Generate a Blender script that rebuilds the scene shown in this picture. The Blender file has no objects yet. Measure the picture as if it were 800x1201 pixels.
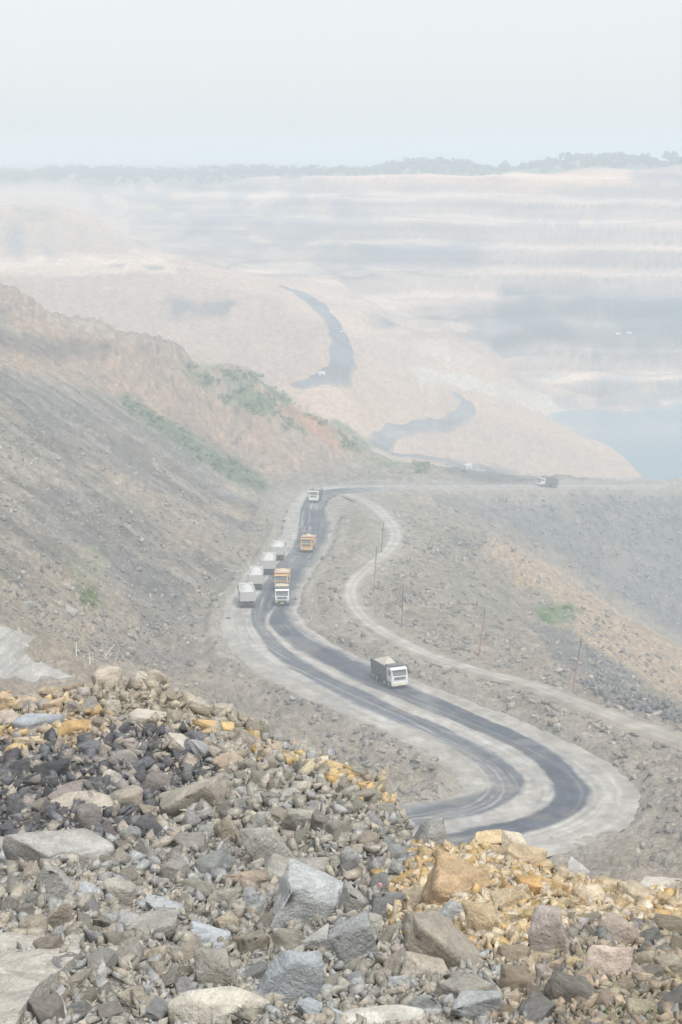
import bpy, bmesh, math, random
import numpy as np
from mathutils import Vector, Matrix
R = math.radians
random.seed(7)
rng = np.random.default_rng(11)
scn = bpy.context.scene
C = scn.collection

# ------------------------------------------------------------------ camera, sky, sun, exposure
F = 2000.0            # focal length in photo pixels (800 x 1201)
HV = 185.0            # image row of the true horizon
CAMZ = 160.0
cam_d = bpy.data.cameras.new('camera')
cam = bpy.data.objects.new('camera', cam_d); C.objects.link(cam)
cam.location = (0, 0, CAMZ); cam.rotation_euler = (R(90), 0, 0)
cam_d.sensor_width = 36.0; cam_d.lens = F / 1201.0 * 36.0
cam_d.shift_y = (HV - 600.5) / 1201.0
cam_d.clip_start = 0.5; cam_d.clip_end = 30000
scn.camera = cam

SUN_EL, SUN_AZ = 58.0, 150.0        # azimuth clockwise from +Y (view direction)
SKY_STRENGTH = 0.15
world = bpy.data.worlds.new('World'); scn.world = world; world.use_nodes = True
wn = world.node_tree; wn.nodes.clear()
wo = wn.nodes.new('ShaderNodeOutputWorld'); wb = wn.nodes.new('ShaderNodeBackground')
sk = wn.nodes.new('ShaderNodeTexSky'); sk.sky_type = 'NISHITA'; sk.sun_disc = False
sk.sun_elevation = R(SUN_EL); sk.sun_rotation = R(SUN_AZ)
sk.air_density = 1.0; sk.dust_density = 2.0; sk.ozone_density = 1.0; sk.altitude = 0
hs = wn.nodes.new('ShaderNodeHueSaturation'); hs.inputs['Saturation'].default_value = 0.35
# thin even overcast veils the clear sky
ov = wn.nodes.new('ShaderNodeMix'); ov.data_type = 'RGBA'; ov.inputs['Factor'].default_value = 0.8
ov.inputs['B'].default_value = (4.6, 4.7, 4.74, 1)
wn.links.new(sk.outputs[0], hs.inputs['Color']); wn.links.new(hs.outputs[0], ov.inputs['A']); wn.links.new(ov.outputs['Result'], wb.inputs[0])
wb.inputs[1].default_value = SKY_STRENGTH
wn.links.new(wb.outputs[0], wo.inputs[0])

sun_d = bpy.data.lights.new('sun', 'SUN'); sun_d.energy = 2.5; sun_d.angle = R(20); sun_d.color = (1, 0.98, 0.95)
sun = bpy.data.objects.new('sun', sun_d); C.objects.link(sun)
el, az = R(SUN_EL), R(SUN_AZ)
sdir = Vector((math.sin(az) * math.cos(el), math.cos(az) * math.cos(el), math.sin(el)))
sun.rotation_euler = sdir.to_track_quat('Z', 'Y').to_euler()
scn.view_settings.view_transform = 'Standard'; scn.view_settings.look = 'None'
scn.view_settings.exposure = 0.36; scn.view_settings.gamma = 1.0
scn.cycles.volume_bounces = 3
scn.cycles.max_bounces = 6
scn.cycles.diffuse_bounces = 3

HAZE = 0.00108

# ------------------------------------------------------------------ helpers
def mesh_np(name, V, faces, mat=None, col=None, smooth=False):
    V = np.asarray(V, np.float32); faces = np.asarray(faces, np.int32)
    me = bpy.data.meshes.new(name)
    n, k = faces.shape
    me.vertices.add(len(V)); me.vertices.foreach_set('co', V.ravel())
    me.loops.add(n * k); me.loops.foreach_set('vertex_index', faces.ravel())
    me.polygons.add(n); me.polygons.foreach_set('loop_start', np.arange(0, n * k, k, dtype=np.int32))
    if smooth: me.polygons.foreach_set('use_smooth', np.ones(n, bool))
    me.update(calc_edges=True)
    if col is not None:
        a = me.color_attributes.new('Col', 'FLOAT_COLOR', 'POINT')
        c4 = np.ones((len(V), 4), np.float32); c4[:, :3] = col
        a.data.foreach_set('color', c4.ravel())
    if mat: me.materials.append(mat)
    return me

def link(name, me, parent=None):
    o = bpy.data.objects.new(name, me); C.objects.link(o)
    if parent: o.parent = parent
    return o

def tag(o, label=None, cat=None, group=None, kind=None):
    if label: o['label'] = label
    if cat: o['category'] = cat
    if group: o['group'] = group
    if kind: o['kind'] = kind
    return o

def _hash(ix, iy, s):
    h = (ix.astype(np.int64) * 374761393 + iy.astype(np.int64) * 668265263 + s * 1274126177) & 0x7fffffff
    h = ((h ^ (h >> 13)) * 1274126177) & 0x7fffffff
    h = ((h ^ (h >> 16)) * 2246822519) & 0x7fffffff
    return (h ^ (h >> 15)) / 0x7fffffff

def vn(x, y, s=0):
    x = np.asarray(x, float); y = np.asarray(y, float)
    ix = np.floor(x); iy = np.floor(y); fx = x - ix; fy = y - iy
    fx = fx * fx * fx * (fx * (fx * 6 - 15) + 10); fy = fy * fy * fy * (fy * (fy * 6 - 15) + 10)
    a = _hash(ix, iy, s); b = _hash(ix + 1, iy, s); c = _hash(ix, iy + 1, s); d = _hash(ix + 1, iy + 1, s)
    return (a + (b - a) * fx + (c - a) * fy + (a - b - c + d) * fx * fy) * 2 - 1

def fbm(x, y, s=0, oct=4, g=0.5):
    t = 0; a = 1.0; n = 0
    for k in range(oct):
        ca, sa = math.cos(k * 0.9), math.sin(k * 0.9)
        t = t + a * vn((x * ca - y * sa) * 2 ** k + 13.7 * k, (x * sa + y * ca) * 2 ** k - 7.1 * k, s + k); n += a; a *= g
    return t / n

def sstep(a, b, x):
    t = np.clip((x - a) / (b - a), 0, 1); return t * t * (3 - 2 * t)

def inpoly(u, v, P):
    u = np.asarray(u, float); v = np.asarray(v, float); r = np.zeros(u.shape, bool); n = len(P)
    for i in range(n):
        x0, y0 = P[i]; x1, y1 = P[(i + 1) % n]
        c = ((y0 > v) != (y1 > v))
        with np.errstate(divide='ignore', invalid='ignore'):
            xi = (x1 - x0) * (v - y0) / ((y1 - y0) if y1 != y0 else 1e-9) + x0
        r ^= c & (u < xi)
    return r

# ------------------------------------------------------------------ terrain: survey points
def tps_fit(P, z, lam):
    n = len(P); D = np.linalg.norm(P[:, None] - P[None], axis=2)
    K = np.where(D > 0, D * D * np.log(D + 1e-12), 0) + lam * np.eye(n)
    Q = np.c_[np.ones(n), P]
    A = np.block([[K, Q], [Q.T, np.zeros((3, 3))]])
    return P, np.linalg.solve(A, np.r_[z, 0, 0, 0])

def tps_eval(fit, X):
    P, w = fit; n = len(P); out = np.empty(len(X))
    for i in range(0, len(X), 20000):
        x = X[i:i + 20000]
        d2 = ((x[:, None, :] - P[None]) ** 2).sum(2)
        out[i:i + 20000] = (0.5 * d2 * np.log(d2 + 1e-12)) @ w[:n] + w[n] + x @ w[n + 1:]
    return out

PT = []                                      # (u, d, drop)
def pd(u, v, d): PT.append((u, d, d * (v - HV) / F))          # sight line + distance
def pz(u, v, z): PT.append((u, z * F / (v - HV), z))           # sight line + depth below the camera
def pr(u, d, z): PT.append((u, d, z))

# haul road edges (outer / inner), metres below the camera
RD = [((960, 570), (960, 572.6), 124), ((860, 569.8), (860, 572.6), 119.5), ((760, 569.6), (760, 572.8), 114.5), ((700, 569.6), (700, 573), 111.5), ((640, 569.5), (640, 573.2), 108),
      ((540, 570), (540, 574), 101.5), ((460, 570), (458, 576), 96), ((418, 570.5), (425, 579), 93.5), ((383, 572), (402, 583), 91.5), ((357, 578), (391, 590), 89.8),
      ((343, 592), (388, 602), 87.8), ((337, 612), (388, 618), 85.2), ((331, 632), (384, 638), 82.6), ((318, 650), (374, 655), 80.4), ((296, 668), (362, 670), 79),
      ((280, 690), (350, 690), 78), ((266, 712), (345, 708), 77), ((262, 735), (350, 728), 76.2), ((285, 774), (376, 750), 75), ((340, 806), (425, 775), 74.2),
      ((400, 833), (480, 798), 73.5), ((460, 860), (545, 823), 73), ((510, 884), (605, 847), 72.3), ((538, 905), (665, 873), 71.6), ((545, 920), (715, 901), 71),
      ((539, 930), (743, 930), 70.4), ((526, 937), (736, 959), 70), ((511, 941), (700, 982), 69.6), ((495, 944), (640, 1000), 69.2), ((470, 948), (560, 1016), 68.8), ((400, 954), (440, 1030), 68.2), ((320, 960), (330, 1036), 67.5)]
# access track: centre, half width m, drop
TR = [((405, 580), 3, 91.2), ((425, 586), 3.2, 89), ((443, 598), 3.2, 86.8), ((459, 616), 3, 84.4), ((464, 630), 2.8, 82.8), ((455, 647), 2.6, 80.8), ((434, 664), 2.4, 78.8),
      ((416, 682), 2.2, 77.3), ((411, 697), 2.2, 76.4), ((419, 717), 2.2, 75.4), ((442, 738), 2.2, 74.5), ((478, 758), 2.2, 73.8), ((522, 776), 2.2, 73.2), ((565, 789), 2.2, 72.6),
      ((620, 803), 2.4, 72), ((680, 826), 2.6, 71.4), ((740, 849), 2.8, 70.8), ((800, 870), 3, 70.2), ((880, 896), 3, 69.6)]
for L_, R_, z in RD:
    pz(*L_, z); pz(*R_, z)
for (u, v), h, z in TR: pz(u, v, z)

for u in (-200, 0, 200, 400, 600, 800, 1000):
    pr(u, 130, 70); 
for u, z in ((-200, 58), (0, 63), (120, 66), (300, 69.5), (600, 68), (800, 67), (1000, 66)): pr(u, 158, z)
for u, v, z in ((20, 790, 62.5), (40, 748, 61), (90, 803, 64.5), (10, 745, 59), (150, 800, 68), (200, 800, 70), (250, 790, 73), (300, 830, 74.5), (330, 868, 73.5), (400, 900, 71), (450, 885, 71.5),
                (500, 910, 71), (450, 930, 70), (250, 850, 72), (235, 770, 76), (244, 730, 78), (254, 700, 79.5), (275, 660, 81.5), (300, 620, 84.5), (313, 588, 88), (335, 566, 91),
                (800, 900, 69), (800, 980, 66), (740, 1020, 66), (860, 1000, 65), (780, 930, 68.5), (700, 860, 70.8), (620, 828, 71.3), (540, 800, 72.2), (450, 757, 73.4), (400, 735, 75), (385, 700, 76), (385, 670, 78), (400, 640, 80.5), (405, 610, 85)): pz(u, v, z)
TOE = lambda d: np.interp(d, [150, 210, 240, 286, 330, 380, 424, 479, 560], [72, 75, 76, 78, 81, 84.5, 88.5, 92, 100])
for d in (205, 240, 275, 310, 350, 395, 440, 480):
    for X in (-27, -36, -47, -60, -76, -95, -120):
        u = 400 + F * X / d
        if -220 < u: pr(u, d, TOE(d) - 0.62 * (-21 - X))
for u, v, d in ((-150, 270, 515), (0, 337, 520), (60, 372, 530), (130, 390, 540), (165, 404, 543), (200, 406, 550), (235, 433, 555), (290, 441, 560), (330, 462, 570), (370, 491, 580), (405, 516, 590), (440, 536, 600),
                (380, 555, 505), (430, 556, 525), (480, 551, 545), (540, 553, 565), (600, 559, 590), (700, 563, 602), (800, 562, 625), (320, 530, 520), (260, 500, 522), (360, 535, 530),
                (345, 457, 690), (375, 447, 700), (400, 432, 720), (402, 410, 760), (390, 385, 800), (365, 355, 880), (335, 338, 930),
                (-100, 305, 850), (0, 312, 850), (100, 316, 850), (200, 312, 860), (200, 345, 790), (300, 350, 820), (350, 390, 770), (330, 420, 735), (250, 400, 740), (150, 380, 730), (250, 430, 700), (50, 350, 760), (0, 330, 740),
                (-100, 232, 1050), (0, 236, 1050), (60, 238, 1050), (110, 256, 1050), (150, 281, 1040), (190, 300, 1000), (0, 290, 950), (80, 290, 950),
                (-150, 214, 1540), (0, 213, 1500), (100, 211, 1480), (200, 210, 1460), (300, 210, 1420), (400, 207, 1380), (500, 204, 1340), (600, 202, 1310), (700, 199, 1280), (800, 196, 1250), (950, 192, 1220),
                (200, 250, 1350), (300, 260, 1300), (300, 310, 1150), (250, 290, 1200), (400, 260, 1270), (400, 300, 1180), (400, 345, 1000), (430, 365, 950), (500, 260, 1240), (500, 330, 1130), (500, 370, 1050), (500, 385, 980),
                (570, 400, 980), (600, 260, 1210), (600, 340, 1110), (600, 390, 1060), (700, 260, 1190), (700, 340, 1100), (700, 400, 1060), (800, 260, 1170), (800, 345, 1090), (800, 400, 1060), (600, 440, 1030), (700, 440, 1040),
                (700, 465, 1040), (650, 470, 1020), (800, 455, 1045), (800, 470, 1040), (950, 260, 1160), (950, 400, 1050), (950, 470, 1030),
                (430, 380, 880), (470, 395, 870), (520, 410, 860), (600, 470, 850), (560, 440, 840), (640, 500, 830), (700, 530, 800), (740, 556, 780), (430, 430, 790), (450, 470, 730), (500, 450, 790), (548, 470, 800), (545, 485, 780),
                (520, 497, 750), (480, 506, 720), (452, 515, 700), (445, 525, 670), (480, 535, 660), (540, 545, 660), (575, 555, 660), (600, 540, 720), (650, 550, 730), (700, 557, 740),
                (600, 579, 545), (700, 580, 565), (800, 581, 590), (900, 581, 610), (800, 735, 530), (700, 690, 525), (650, 640, 520), (600, 610, 520), (540, 590, 505), (900, 780, 530),
                (540, 612, 430), (590, 641, 420), (640, 666, 412), (700, 711, 400), (760, 746, 390), (800, 766, 385), (900, 800, 375),
                (600, 700, 345), (650, 730, 330), (700, 770, 310), (800, 800, 320), (750, 790, 305), (540, 680, 330), (500, 640, 365), (480, 610, 410), (560, 740, 280), (640, 780, 262), (720, 810, 258), (800, 840, 245), (500, 700, 300), (460, 705, 297)): pd(u, v, d)
for u, d, z in ((-100, 600, 60), (0, 605, 68), (200, 625, 88), (330, 640, 97), (0, 1150, 42), (100, 1150, 55), (740, 950, 157), (800, 900, 157), (700, 980, 154), (770, 835, 156), (900, 900, 158), (900, 800, 156),
                (620, 640, 121), (700, 670, 136), (800, 700, 150), (900, 700, 152), (800, 480, 147), (700, 480, 135), (900, 480, 150), (700, 448, 127), (800, 445, 139), (640, 450, 113), (900, 440, 140),
                (-100, 1600, 20), (0, 1580, 20), (200, 1540, 18), (400, 1450, 15), (400, 1550, 15), (600, 1400, 12), (600, 1500, 12), (800, 1330, 8.5), (800, 1450, 9), (950, 1300, 7), (950, 1400, 8), (-100, 1700, 18), (200, 1700, 16), (500, 1700, 12), (900, 1700, 10), (-100, 2600, 12), (400, 2600, 12), (900, 2600, 12)): pr(u, d, z)
PT = np.array(PT)
tc = lambda u, d: np.c_[u / 420.0, 1.6 * np.log(d)]
FIT = tps_fit(tc(PT[:, 0], PT[:, 1]), PT[:, 2], 2e-4)

# the heap the camera looks over
CRU = [-200, 0, 130, 200, 260, 320, 400, 450, 482, 505, 560, 600, 650, 700, 750, 800, 1000]
CRV = [832, 820, 806, 812, 840, 872, 906, 932, 975, 1000, 998, 1000, 1020, 1046, 1054, 1060, 1080]
CRD = [30, 30, 30, 30, 28, 26, 24, 22, 19.5, 17.5, 17, 17, 17, 17, 17, 17, 17]
MP = []
for u in (-200, 0, 100, 200, 300, 400, 500, 600, 700, 800, 1000):
    MP.append((u, 10.0, 10 * (1201 - HV) / F)); MP.append((u, 8.0, 8 * (1290 - HV) / F)); MP.append((u, 5.5, 5.5 * (1430 - HV) / F)); MP.append((u, 3.5, 2.6))
    cv = np.interp(u, CRU, CRV); cd = np.interp(u, CRU, CRD)
    dm = 0.55 * 10 + 0.45 * cd; vm = 0.5 * 1201 + 0.5 * cv - 14 - 18 * math.sin(u / 90.0)
    MP.append((u, dm, dm * (vm - HV) / F))
for u, v, d in zip(CRU, CRV, CRD):
    MP.append((u, d, d * (v - HV) / F))
    for k, a in ((1.12, 0.5), (1.35, 0.8), (1.9, 0.9)):
        MP.append((u, d * k, d * (v - HV) / F + a * d * (k - 1)))
for u, v, d in ((100, 930, 21), (200, 920, 22), (60, 985, 18), (40, 870, 26), (540, 1060, 14.2), (640, 1060, 14.2)): MP.append((u, d, d * (v - HV) / F))
MP = np.array(MP)
mc = lambda u, d: np.c_[u / 400.0, 1.6 * np.log(d)]
MFIT = tps_fit(mc(MP[:, 0], MP[:, 1]), MP[:, 2], 1e-4)

# ---------------------------------------------------------------- road lines in the world
def catmull(P, n):
    P = np.asarray(P, float); m = len(P); out = []
    t = np.linspace(0, m - 1.0001, n); i = t.astype(int); f = (t - i)[:, None]
    p0 = P[np.clip(i - 1, 0, m - 1)]; p1 = P[i]; p2 = P[np.clip(i + 1, 0, m - 1)]; p3 = P[np.clip(i + 2, 0, m - 1)]
    return 0.5 * (2 * p1 + (p2 - p0) * f + (2 * p0 - 5 * p1 + 4 * p2 - p3) * f ** 2 + (3 * p1 - p0 - 3 * p2 + p3) * f ** 3), t
def w3(u, v, z):
    d = z * F / (v - HV); return ((u - 400) * d / F, d, CAMZ - z)
NR = 620
RA, RT = catmull([w3(*a, z) for a, b, z in RD], NR)
RB, _ = catmull([w3(*b, z) for a, b, z in RD], NR)
RC = (RA + RB) / 2; RHW = np.linalg.norm(RA - RB, axis=1) / 2
tw = [list(w3(*c, z)) + [h] for c, h, z in TR]
TC, TT = catmull(tw, 320); THW = TC[:, 3] * 0.66; TC = TC[:, :3]

def near_line(X, Y, Cn):
    bi = np.zeros(len(X), int); bd = np.full(len(X), 1e9)
    for i in range(0, len(X), 40000):
        d2 = (X[i:i + 40000, None] - Cn[None, :, 0]) ** 2 + (Y[i:i + 40000, None] - Cn[None, :, 1]) ** 2
        k = d2.argmin(1); bi[i:i + 40000] = k; bd[i:i + 40000] = np.sqrt(d2[np.arange(len(k)), k])
    return bi, bd

def ground(X, Y, want=False):
    X = np.asarray(X, float); Y = np.asarray(Y, float)
    U = 400 + F * X / Y; Uc = np.clip(U, -190, 990)
    dr = tps_eval(FIT, tc(Uc, np.clip(Y, 130, 2600)))
    dr = np.where(Y < 158, np.minimum(dr, 76), dr)
    # benches of the far pit wall
    wb_ = sstep(1000, 1080, Y) * sstep(230, 330, U) * (1 - sstep(140, 148, dr)) * sstep(8, 14, dr)
    st = 15.0; q = (dr + 4.0 * fbm(X / 90, Y / 90, 40, 3)) / st; fr = q - np.floor(q)
    dr = dr + wb_ * 1.0 * st * (sstep(0.32, 0.68, fr) - fr)
    z = CAMZ - dr
    # relief
    far = sstep(560, 700, Y)
    lake = sstep(146, 150, dr) * sstep(760, 800, Y)
    lump = np.abs(fbm(X / 5.0, Y / 5.0, 4, 4, 0.6)) * 2.6 - 0.7
    rub = lump * (0.35 + 0.65 * sstep(-0.2, 0.3, fbm(X / 30, Y / 30, 8, 3))) + fbm(X / 7.0, Y / 7.0, 3, 5, 0.65) * 0.9 + fbm(X / 26.0, Y / 26.0, 9, 3) * 1.0
    left = (1 - sstep(-26, -18, X)) * (1 - sstep(500, 540, Y)) * sstep(190, 210, Y)
    fl = X * 0.16 - Y * 0.02; ac = Y * 0.22 + X * 0.03
    gul = -np.abs(fbm(fl * 0.22, ac * 0.9, 21, 4)) * 2.2 + 0.7
    spur = sstep(520, 600, U) * sstep(250, 280, Y) * (1 - sstep(560, 580, Y))
    gul2 = -np.abs(fbm((X + Y) * 0.035, (X - Y) * 0.16, 27, 4)) * 1.8 + 0.6
    ridge = sstep(490, 515, Y) * (1 - sstep(640, 700, Y)) * (1 - sstep(440, 470, U))
    rel = rub * (1 - far) * (1 - 0.35 * left) + left * gul + sstep(480, 500, Y) * (1 - sstep(545, 565, Y)) * (1 - sstep(-30, -15, X)) * (-np.abs(fbm((X * 0.3 + Y * 0.1) * 0.12, (Y * 0.1 - X * 0.04) * 2.2, 23, 4)) * 7 + 1.5) + spur * gul2 + ridge * (fbm(X / 18, Y / 30, 31, 4) * 4.5 - np.abs(fbm(X / 9, Y / 14, 33, 4)) * 4.0 + 1.0)
    farrel = np.where(Y > 1000, fbm(X / 70.0, Y / 70.0, 15, 2, 0.5) * 3.5, fbm(X / 60.0, Y / 60.0, 15, 5, 0.55) * 5.0) - np.abs(fbm(X / 22.0, Y / 80.0, 17, 4)) * np.where(Y > 1000, 0.3, 3.0)
    rel = rel + far * farrel * (1 - sstep(1230, 1330, Y)) * (1 - lake)
    pale = np.exp(-(((U - 10) / 85) ** 2 + ((Y - 210) / 20) ** 2) ** 3)
    rel = rel * (1 - 0.93 * pale)
    # roads are graded into the ground
    sel = (Y > 150) & (Y < 660) & (np.abs(X) < 200)
    t_s = np.full(len(X), 9.0); 
    if sel.any():
        xs, ys = X[sel], Y[sel]; zz = z[sel]; rr = rel[sel]
        k, dd = near_line(xs, ys, RC); e = dd - RHW[k]
        dz = np.where(ys > 470, 2.0, 5.0)
        m = 1 - sstep(0.0, 1.0, e / dz)
        berm = np.exp(-((e - 2.0) / 1.1) ** 2) * (0.9 + 0.5 * vn(xs / 3, ys / 3, 5))
        k2, d2 = near_line(xs, ys, TC); e2 = d2 - THW[k2]; m2 = 1 - sstep(0.0, 1.0, e2 / 2.5)
        berm = berm * (1 - m2) * np.where((k < 60) | (k > 215), 1.0, 0.35)
        h = zz + rr
        h = h * (1 - m2) + (TC[k2, 2] - 0.1 + 0.25 * rr * sstep(-0.5, 1, e2)) * m2
        h = h * (1 - m) + (RC[k, 2] - 0.3) * m + berm
        lo = (ys < 175)
        z2 = z + rel; z2[sel] = np.where(lo, zz + rr, h)
        t_s[sel] = np.minimum(np.minimum(e, e2 + 0.6), 9)
    else: z2 = z + rel
    near = Y < 60
    if near.any():
        xn, yn = X[near], Y[near]
        md = tps_eval(MFIT, mc(np.clip(U[near], -250, 1050), np.clip(yn, 3.5, 40)))
        md = md + np.clip(yn - 40, 0, 99) * 1.1
        mz = CAMZ - md + fbm(xn / 1.1, yn / 1.1, 61, 5, 0.55) * 0.16
        z2[near] = np.maximum(z2[near], mz)
    if want: return z2, t_s
    return z2

# ------------------------------------------------------------------ materials
def new_mat(name):
    m = bpy.data.materials.new(name); m.use_nodes = True
    nt = m.node_tree; b = nt.nodes['Principled BSDF']
    b.inputs['Roughness'].default_value = 0.9
    b.inputs['Specular IOR Level'].default_value = 0.25
    return m, nt, b
def node(nt, t, **kw):
    n = nt.nodes.new(t)
    for k, v in kw.items():
        if k in n.inputs: n.inputs[k].default_value = v
        else: setattr(n, k, v)
    return n
def paint(name, rgb, rough=0.6, dust=0.25, metal=0.0):
    m, nt, b = new_mat(name)
    no = node(nt, 'ShaderNodeTexNoise', Scale=2.2, Detail=5.0)
    tcd = node(nt, 'ShaderNodeTexCoord'); nt.links.new(tcd.outputs['Object'], no.inputs['Vector'])
    rp = node(nt, 'ShaderNodeValToRGB'); rp.color_ramp.elements[0].position = 0.35; rp.color_ramp.elements[1].position = 0.75
    rp.color_ramp.elements[0].color = (*rgb, 1)
    du = (0.42, 0.39, 0.34)
    rp.color_ramp.elements[1].color = tuple(rgb[i] * (1 - dust) + du[i] * dust for i in range(3)) + (1,)
    nt.links.new(no.outputs[0], rp.inputs[0]); nt.links.new(rp.outputs[0], b.inputs['Base Color'])
    b.inputs['Roughness'].default_value = rough; b.inputs['Metallic'].default_value = metal
    return m

def stone_shader(name, src, scale, bump, dist, strata=0.25, speck=0.35, stain=0.16):
    """src: 'object' takes the object's own colour, 'attr' the mesh colour attribute"""
    m, nt, b = new_mat(name)
    tcd = node(nt, 'ShaderNodeTexCoord')
    co = tcd.outputs['Object']
    if src == 'object':
        oi = node(nt, 'ShaderNodeObjectInfo'); base = oi.outputs['Color']
        va = node(nt, 'ShaderNodeVectorMath', operation='ADD'); nt.links.new(co, va.inputs[0])
        cb = node(nt, 'ShaderNodeCombineXYZ'); mu = node(nt, 'ShaderNodeMath', operation='MULTIPLY'); mu.inputs[1].default_value = 60
        nt.links.new(oi.outputs['Random'], mu.inputs[0])
        for i in range(3): nt.links.new(mu.outputs[0], cb.inputs[i])
        nt.links.new(cb.outputs[0], va.inputs[1]); co = va.outputs[0]
    else:
        at = node(nt, 'ShaderNodeAttribute', attribute_name='Col'); base = at.outputs['Color']
    n1 = node(nt, 'ShaderNodeTexNoise', Scale=scale, Detail=6.0, Roughness=0.62)
    n2 = node(nt, 'ShaderNodeTexNoise', Scale=scale * 7, Detail=4.0, Roughness=0.7)
    mp = node(nt, 'ShaderNodeMapping'); mp.inputs['Scale'].default_value = (0.5, 0.5, 5.0); mp.inputs['Rotation'].default_value = (0.5, 0.3, 0)
    n3 = node(nt, 'ShaderNodeTexNoise', Scale=scale * 1.6, Detail=4.0)
    nt.links.new(co, n1.inputs['Vector']); nt.links.new(co, n2.inputs['Vector']); nt.links.new(co, mp.inputs[0]); nt.links.new(mp.outputs[0], n3.inputs['Vector'])
    def rng_(o, lo, hi, a=0.3, c=0.7):
        r = node(nt, 'ShaderNodeMapRange'); r.inputs['From Min'].default_value = a; r.inputs['From Max'].default_value = c
        r.inputs['To Min'].default_value = lo; r.inputs['To Max'].default_value = hi; nt.links.new(o, r.inputs[0]); return r.outputs[0]
    f1 = rng_(n1.outputs[0], 0.78, 1.18); f2 = rng_(n2.outputs[0], 1 - speck, 1 + speck * 0.7); f3 = rng_(n3.outputs[0], 1 - strata, 1 + strata)
    m1 = node(nt, 'ShaderNodeMath', operation='MULTIPLY'); m2 = node(nt, 'ShaderNodeMath', operation='MULTIPLY')
    nt.links.new(f1, m1.inputs[0]); nt.links.new(f2, m1.inputs[1]); nt.links.new(m1.outputs[0], m2.inputs[0]); nt.links.new(f3, m2.inputs[1])
    vm = node(nt, 'ShaderNodeVectorMath', operation='SCALE'); nt.links.new(base, vm.inputs[0]); nt.links.new(m2.outputs[0], vm.inputs['Scale'])
    # thin ochre / grey weathering stains
    mx = node(nt, 'ShaderNodeMix', data_type='RGBA'); mx.inputs['B'].default_value = (0.42, 0.33, 0.22, 1)
    n4 = node(nt, 'ShaderNodeTexNoise', Scale=scale * 0.8, Detail=3.0); 
    vo = node(nt, 'ShaderNodeVectorMath', operation='ADD'); vo.inputs[1].default_value = (31, 17, 5); nt.links.new(co, vo.inputs[0]); nt.links.new(vo.outputs[0], n4.inputs['Vector'])
    nt.links.new(rng_(n4.outputs[0], 0.0, stain, 0.52, 0.72), mx.inputs['Factor'])
    nt.links.new(vm.outputs[0], mx.inputs['A']); nt.links.new(mx.outputs['Result'], b.inputs['Base Color'])
    bp = node(nt, 'ShaderNodeBump', Strength=bump, Distance=dist)
    ad = node(nt, 'ShaderNodeMath', operation='ADD'); nt.links.new(n1.outputs[0], ad.inputs[0]); nt.links.new(n2.outputs[0], ad.inputs[1])
    nt.links.new(ad.outputs[0], bp.inputs['Height']); nt.links.new(bp.outputs[0], b.inputs['Normal'])
    return m

M_STONE = stone_shader('weathered_stone', 'object', 5.0, 0.9, 0.03, 0.2, 0.25)
M_RUBBLE = stone_shader('loose_rubble', 'attr', 5.0, 0.5, 0.03)
M_FARSTONE = stone_shader('slope_stones', 'attr', 0.9, 0.4, 0.15)
M_GROUND = stone_shader('quarry_ground', 'attr', 0.45, 0.6, 0.35, 0.12, 0.42)
M_ROAD = stone_shader('haul_road_surface', 'attr', 0.3, 0.3, 0.1, 0.05, 0.14)

# ------------------------------------------------------------------ ground sheet
us = np.arange(-180, 981, 2.0)
ext = 400 + F * np.array([0.42, 0.55, 0.75, 1.0, 1.5, 2.4, 4.0])
us = np.r_[800 - ext[::-1], us, ext]
ds = [3.5, 4.5, 5.5, 6.5, 7.5, 8.4]
while ds[-1] < 46: ds.append(ds[-1] + max(0.04, 2.6 * ds[-1] ** 2 / (F * 5.0) * (1.0 if ds[-1] < 31 else 4)))
while ds[-1] < 150: ds.append(ds[-1] * 1.08)
while ds[-1] < 1420: ds.append(ds[-1] + (1.5 if 1010 < ds[-1] < 1330 else 0.5 * (ds[-1] / 200) ** 1.15))
while ds[-1] < 9000: ds.append(ds[-1] * 1.1)
ds = np.array(ds); NU, ND = len(us), len(ds)
UU, DD = np.meshgrid(us, ds)
XX = (UU - 400) * DD / F
ZZ, ES = ground(XX.ravel(), DD.ravel(), True)
ZZ = ZZ.reshape(ND, NU); ES = ES.reshape(ND, NU)
ZZ[-1] = CAMZ - 12
VV = HV + F * (CAMZ - ZZ) / DD
runmin = np.minimum.accumulate(VV, axis=0)
VIS = VV <= runmin + 1e-9

VCOL = {}
def sight(u, v):
    """distance at which the sight line of photo pixel (u, v) meets the ground"""
    j = int(np.argmin(np.abs(us - u)))
    if j not in VCOL: VCOL[j] = (VV[VIS[:, j], j], ds[VIS[:, j]])
    vv, dd = VCOL[j]
    i = int(np.searchsorted(-vv, -v))
    if 0 < i < len(dd) and dd[i] / dd[i - 1] > 1.08: return float(dd[i] if abs(vv[i] - v) < abs(vv[i - 1] - v) else dd[i - 1])
    return float(np.interp(-v, -vv, dd))
def hits(u, v):
    d = np.array([sight(a, b) for a, b in zip(u, v)]); X = (np.asarray(u) - 400) * d / F
    return np.c_[X, d, ground(X, d)]
def hit(u, v):
    return tuple(float(k) for k in hits([u], [v])[0])

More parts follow.
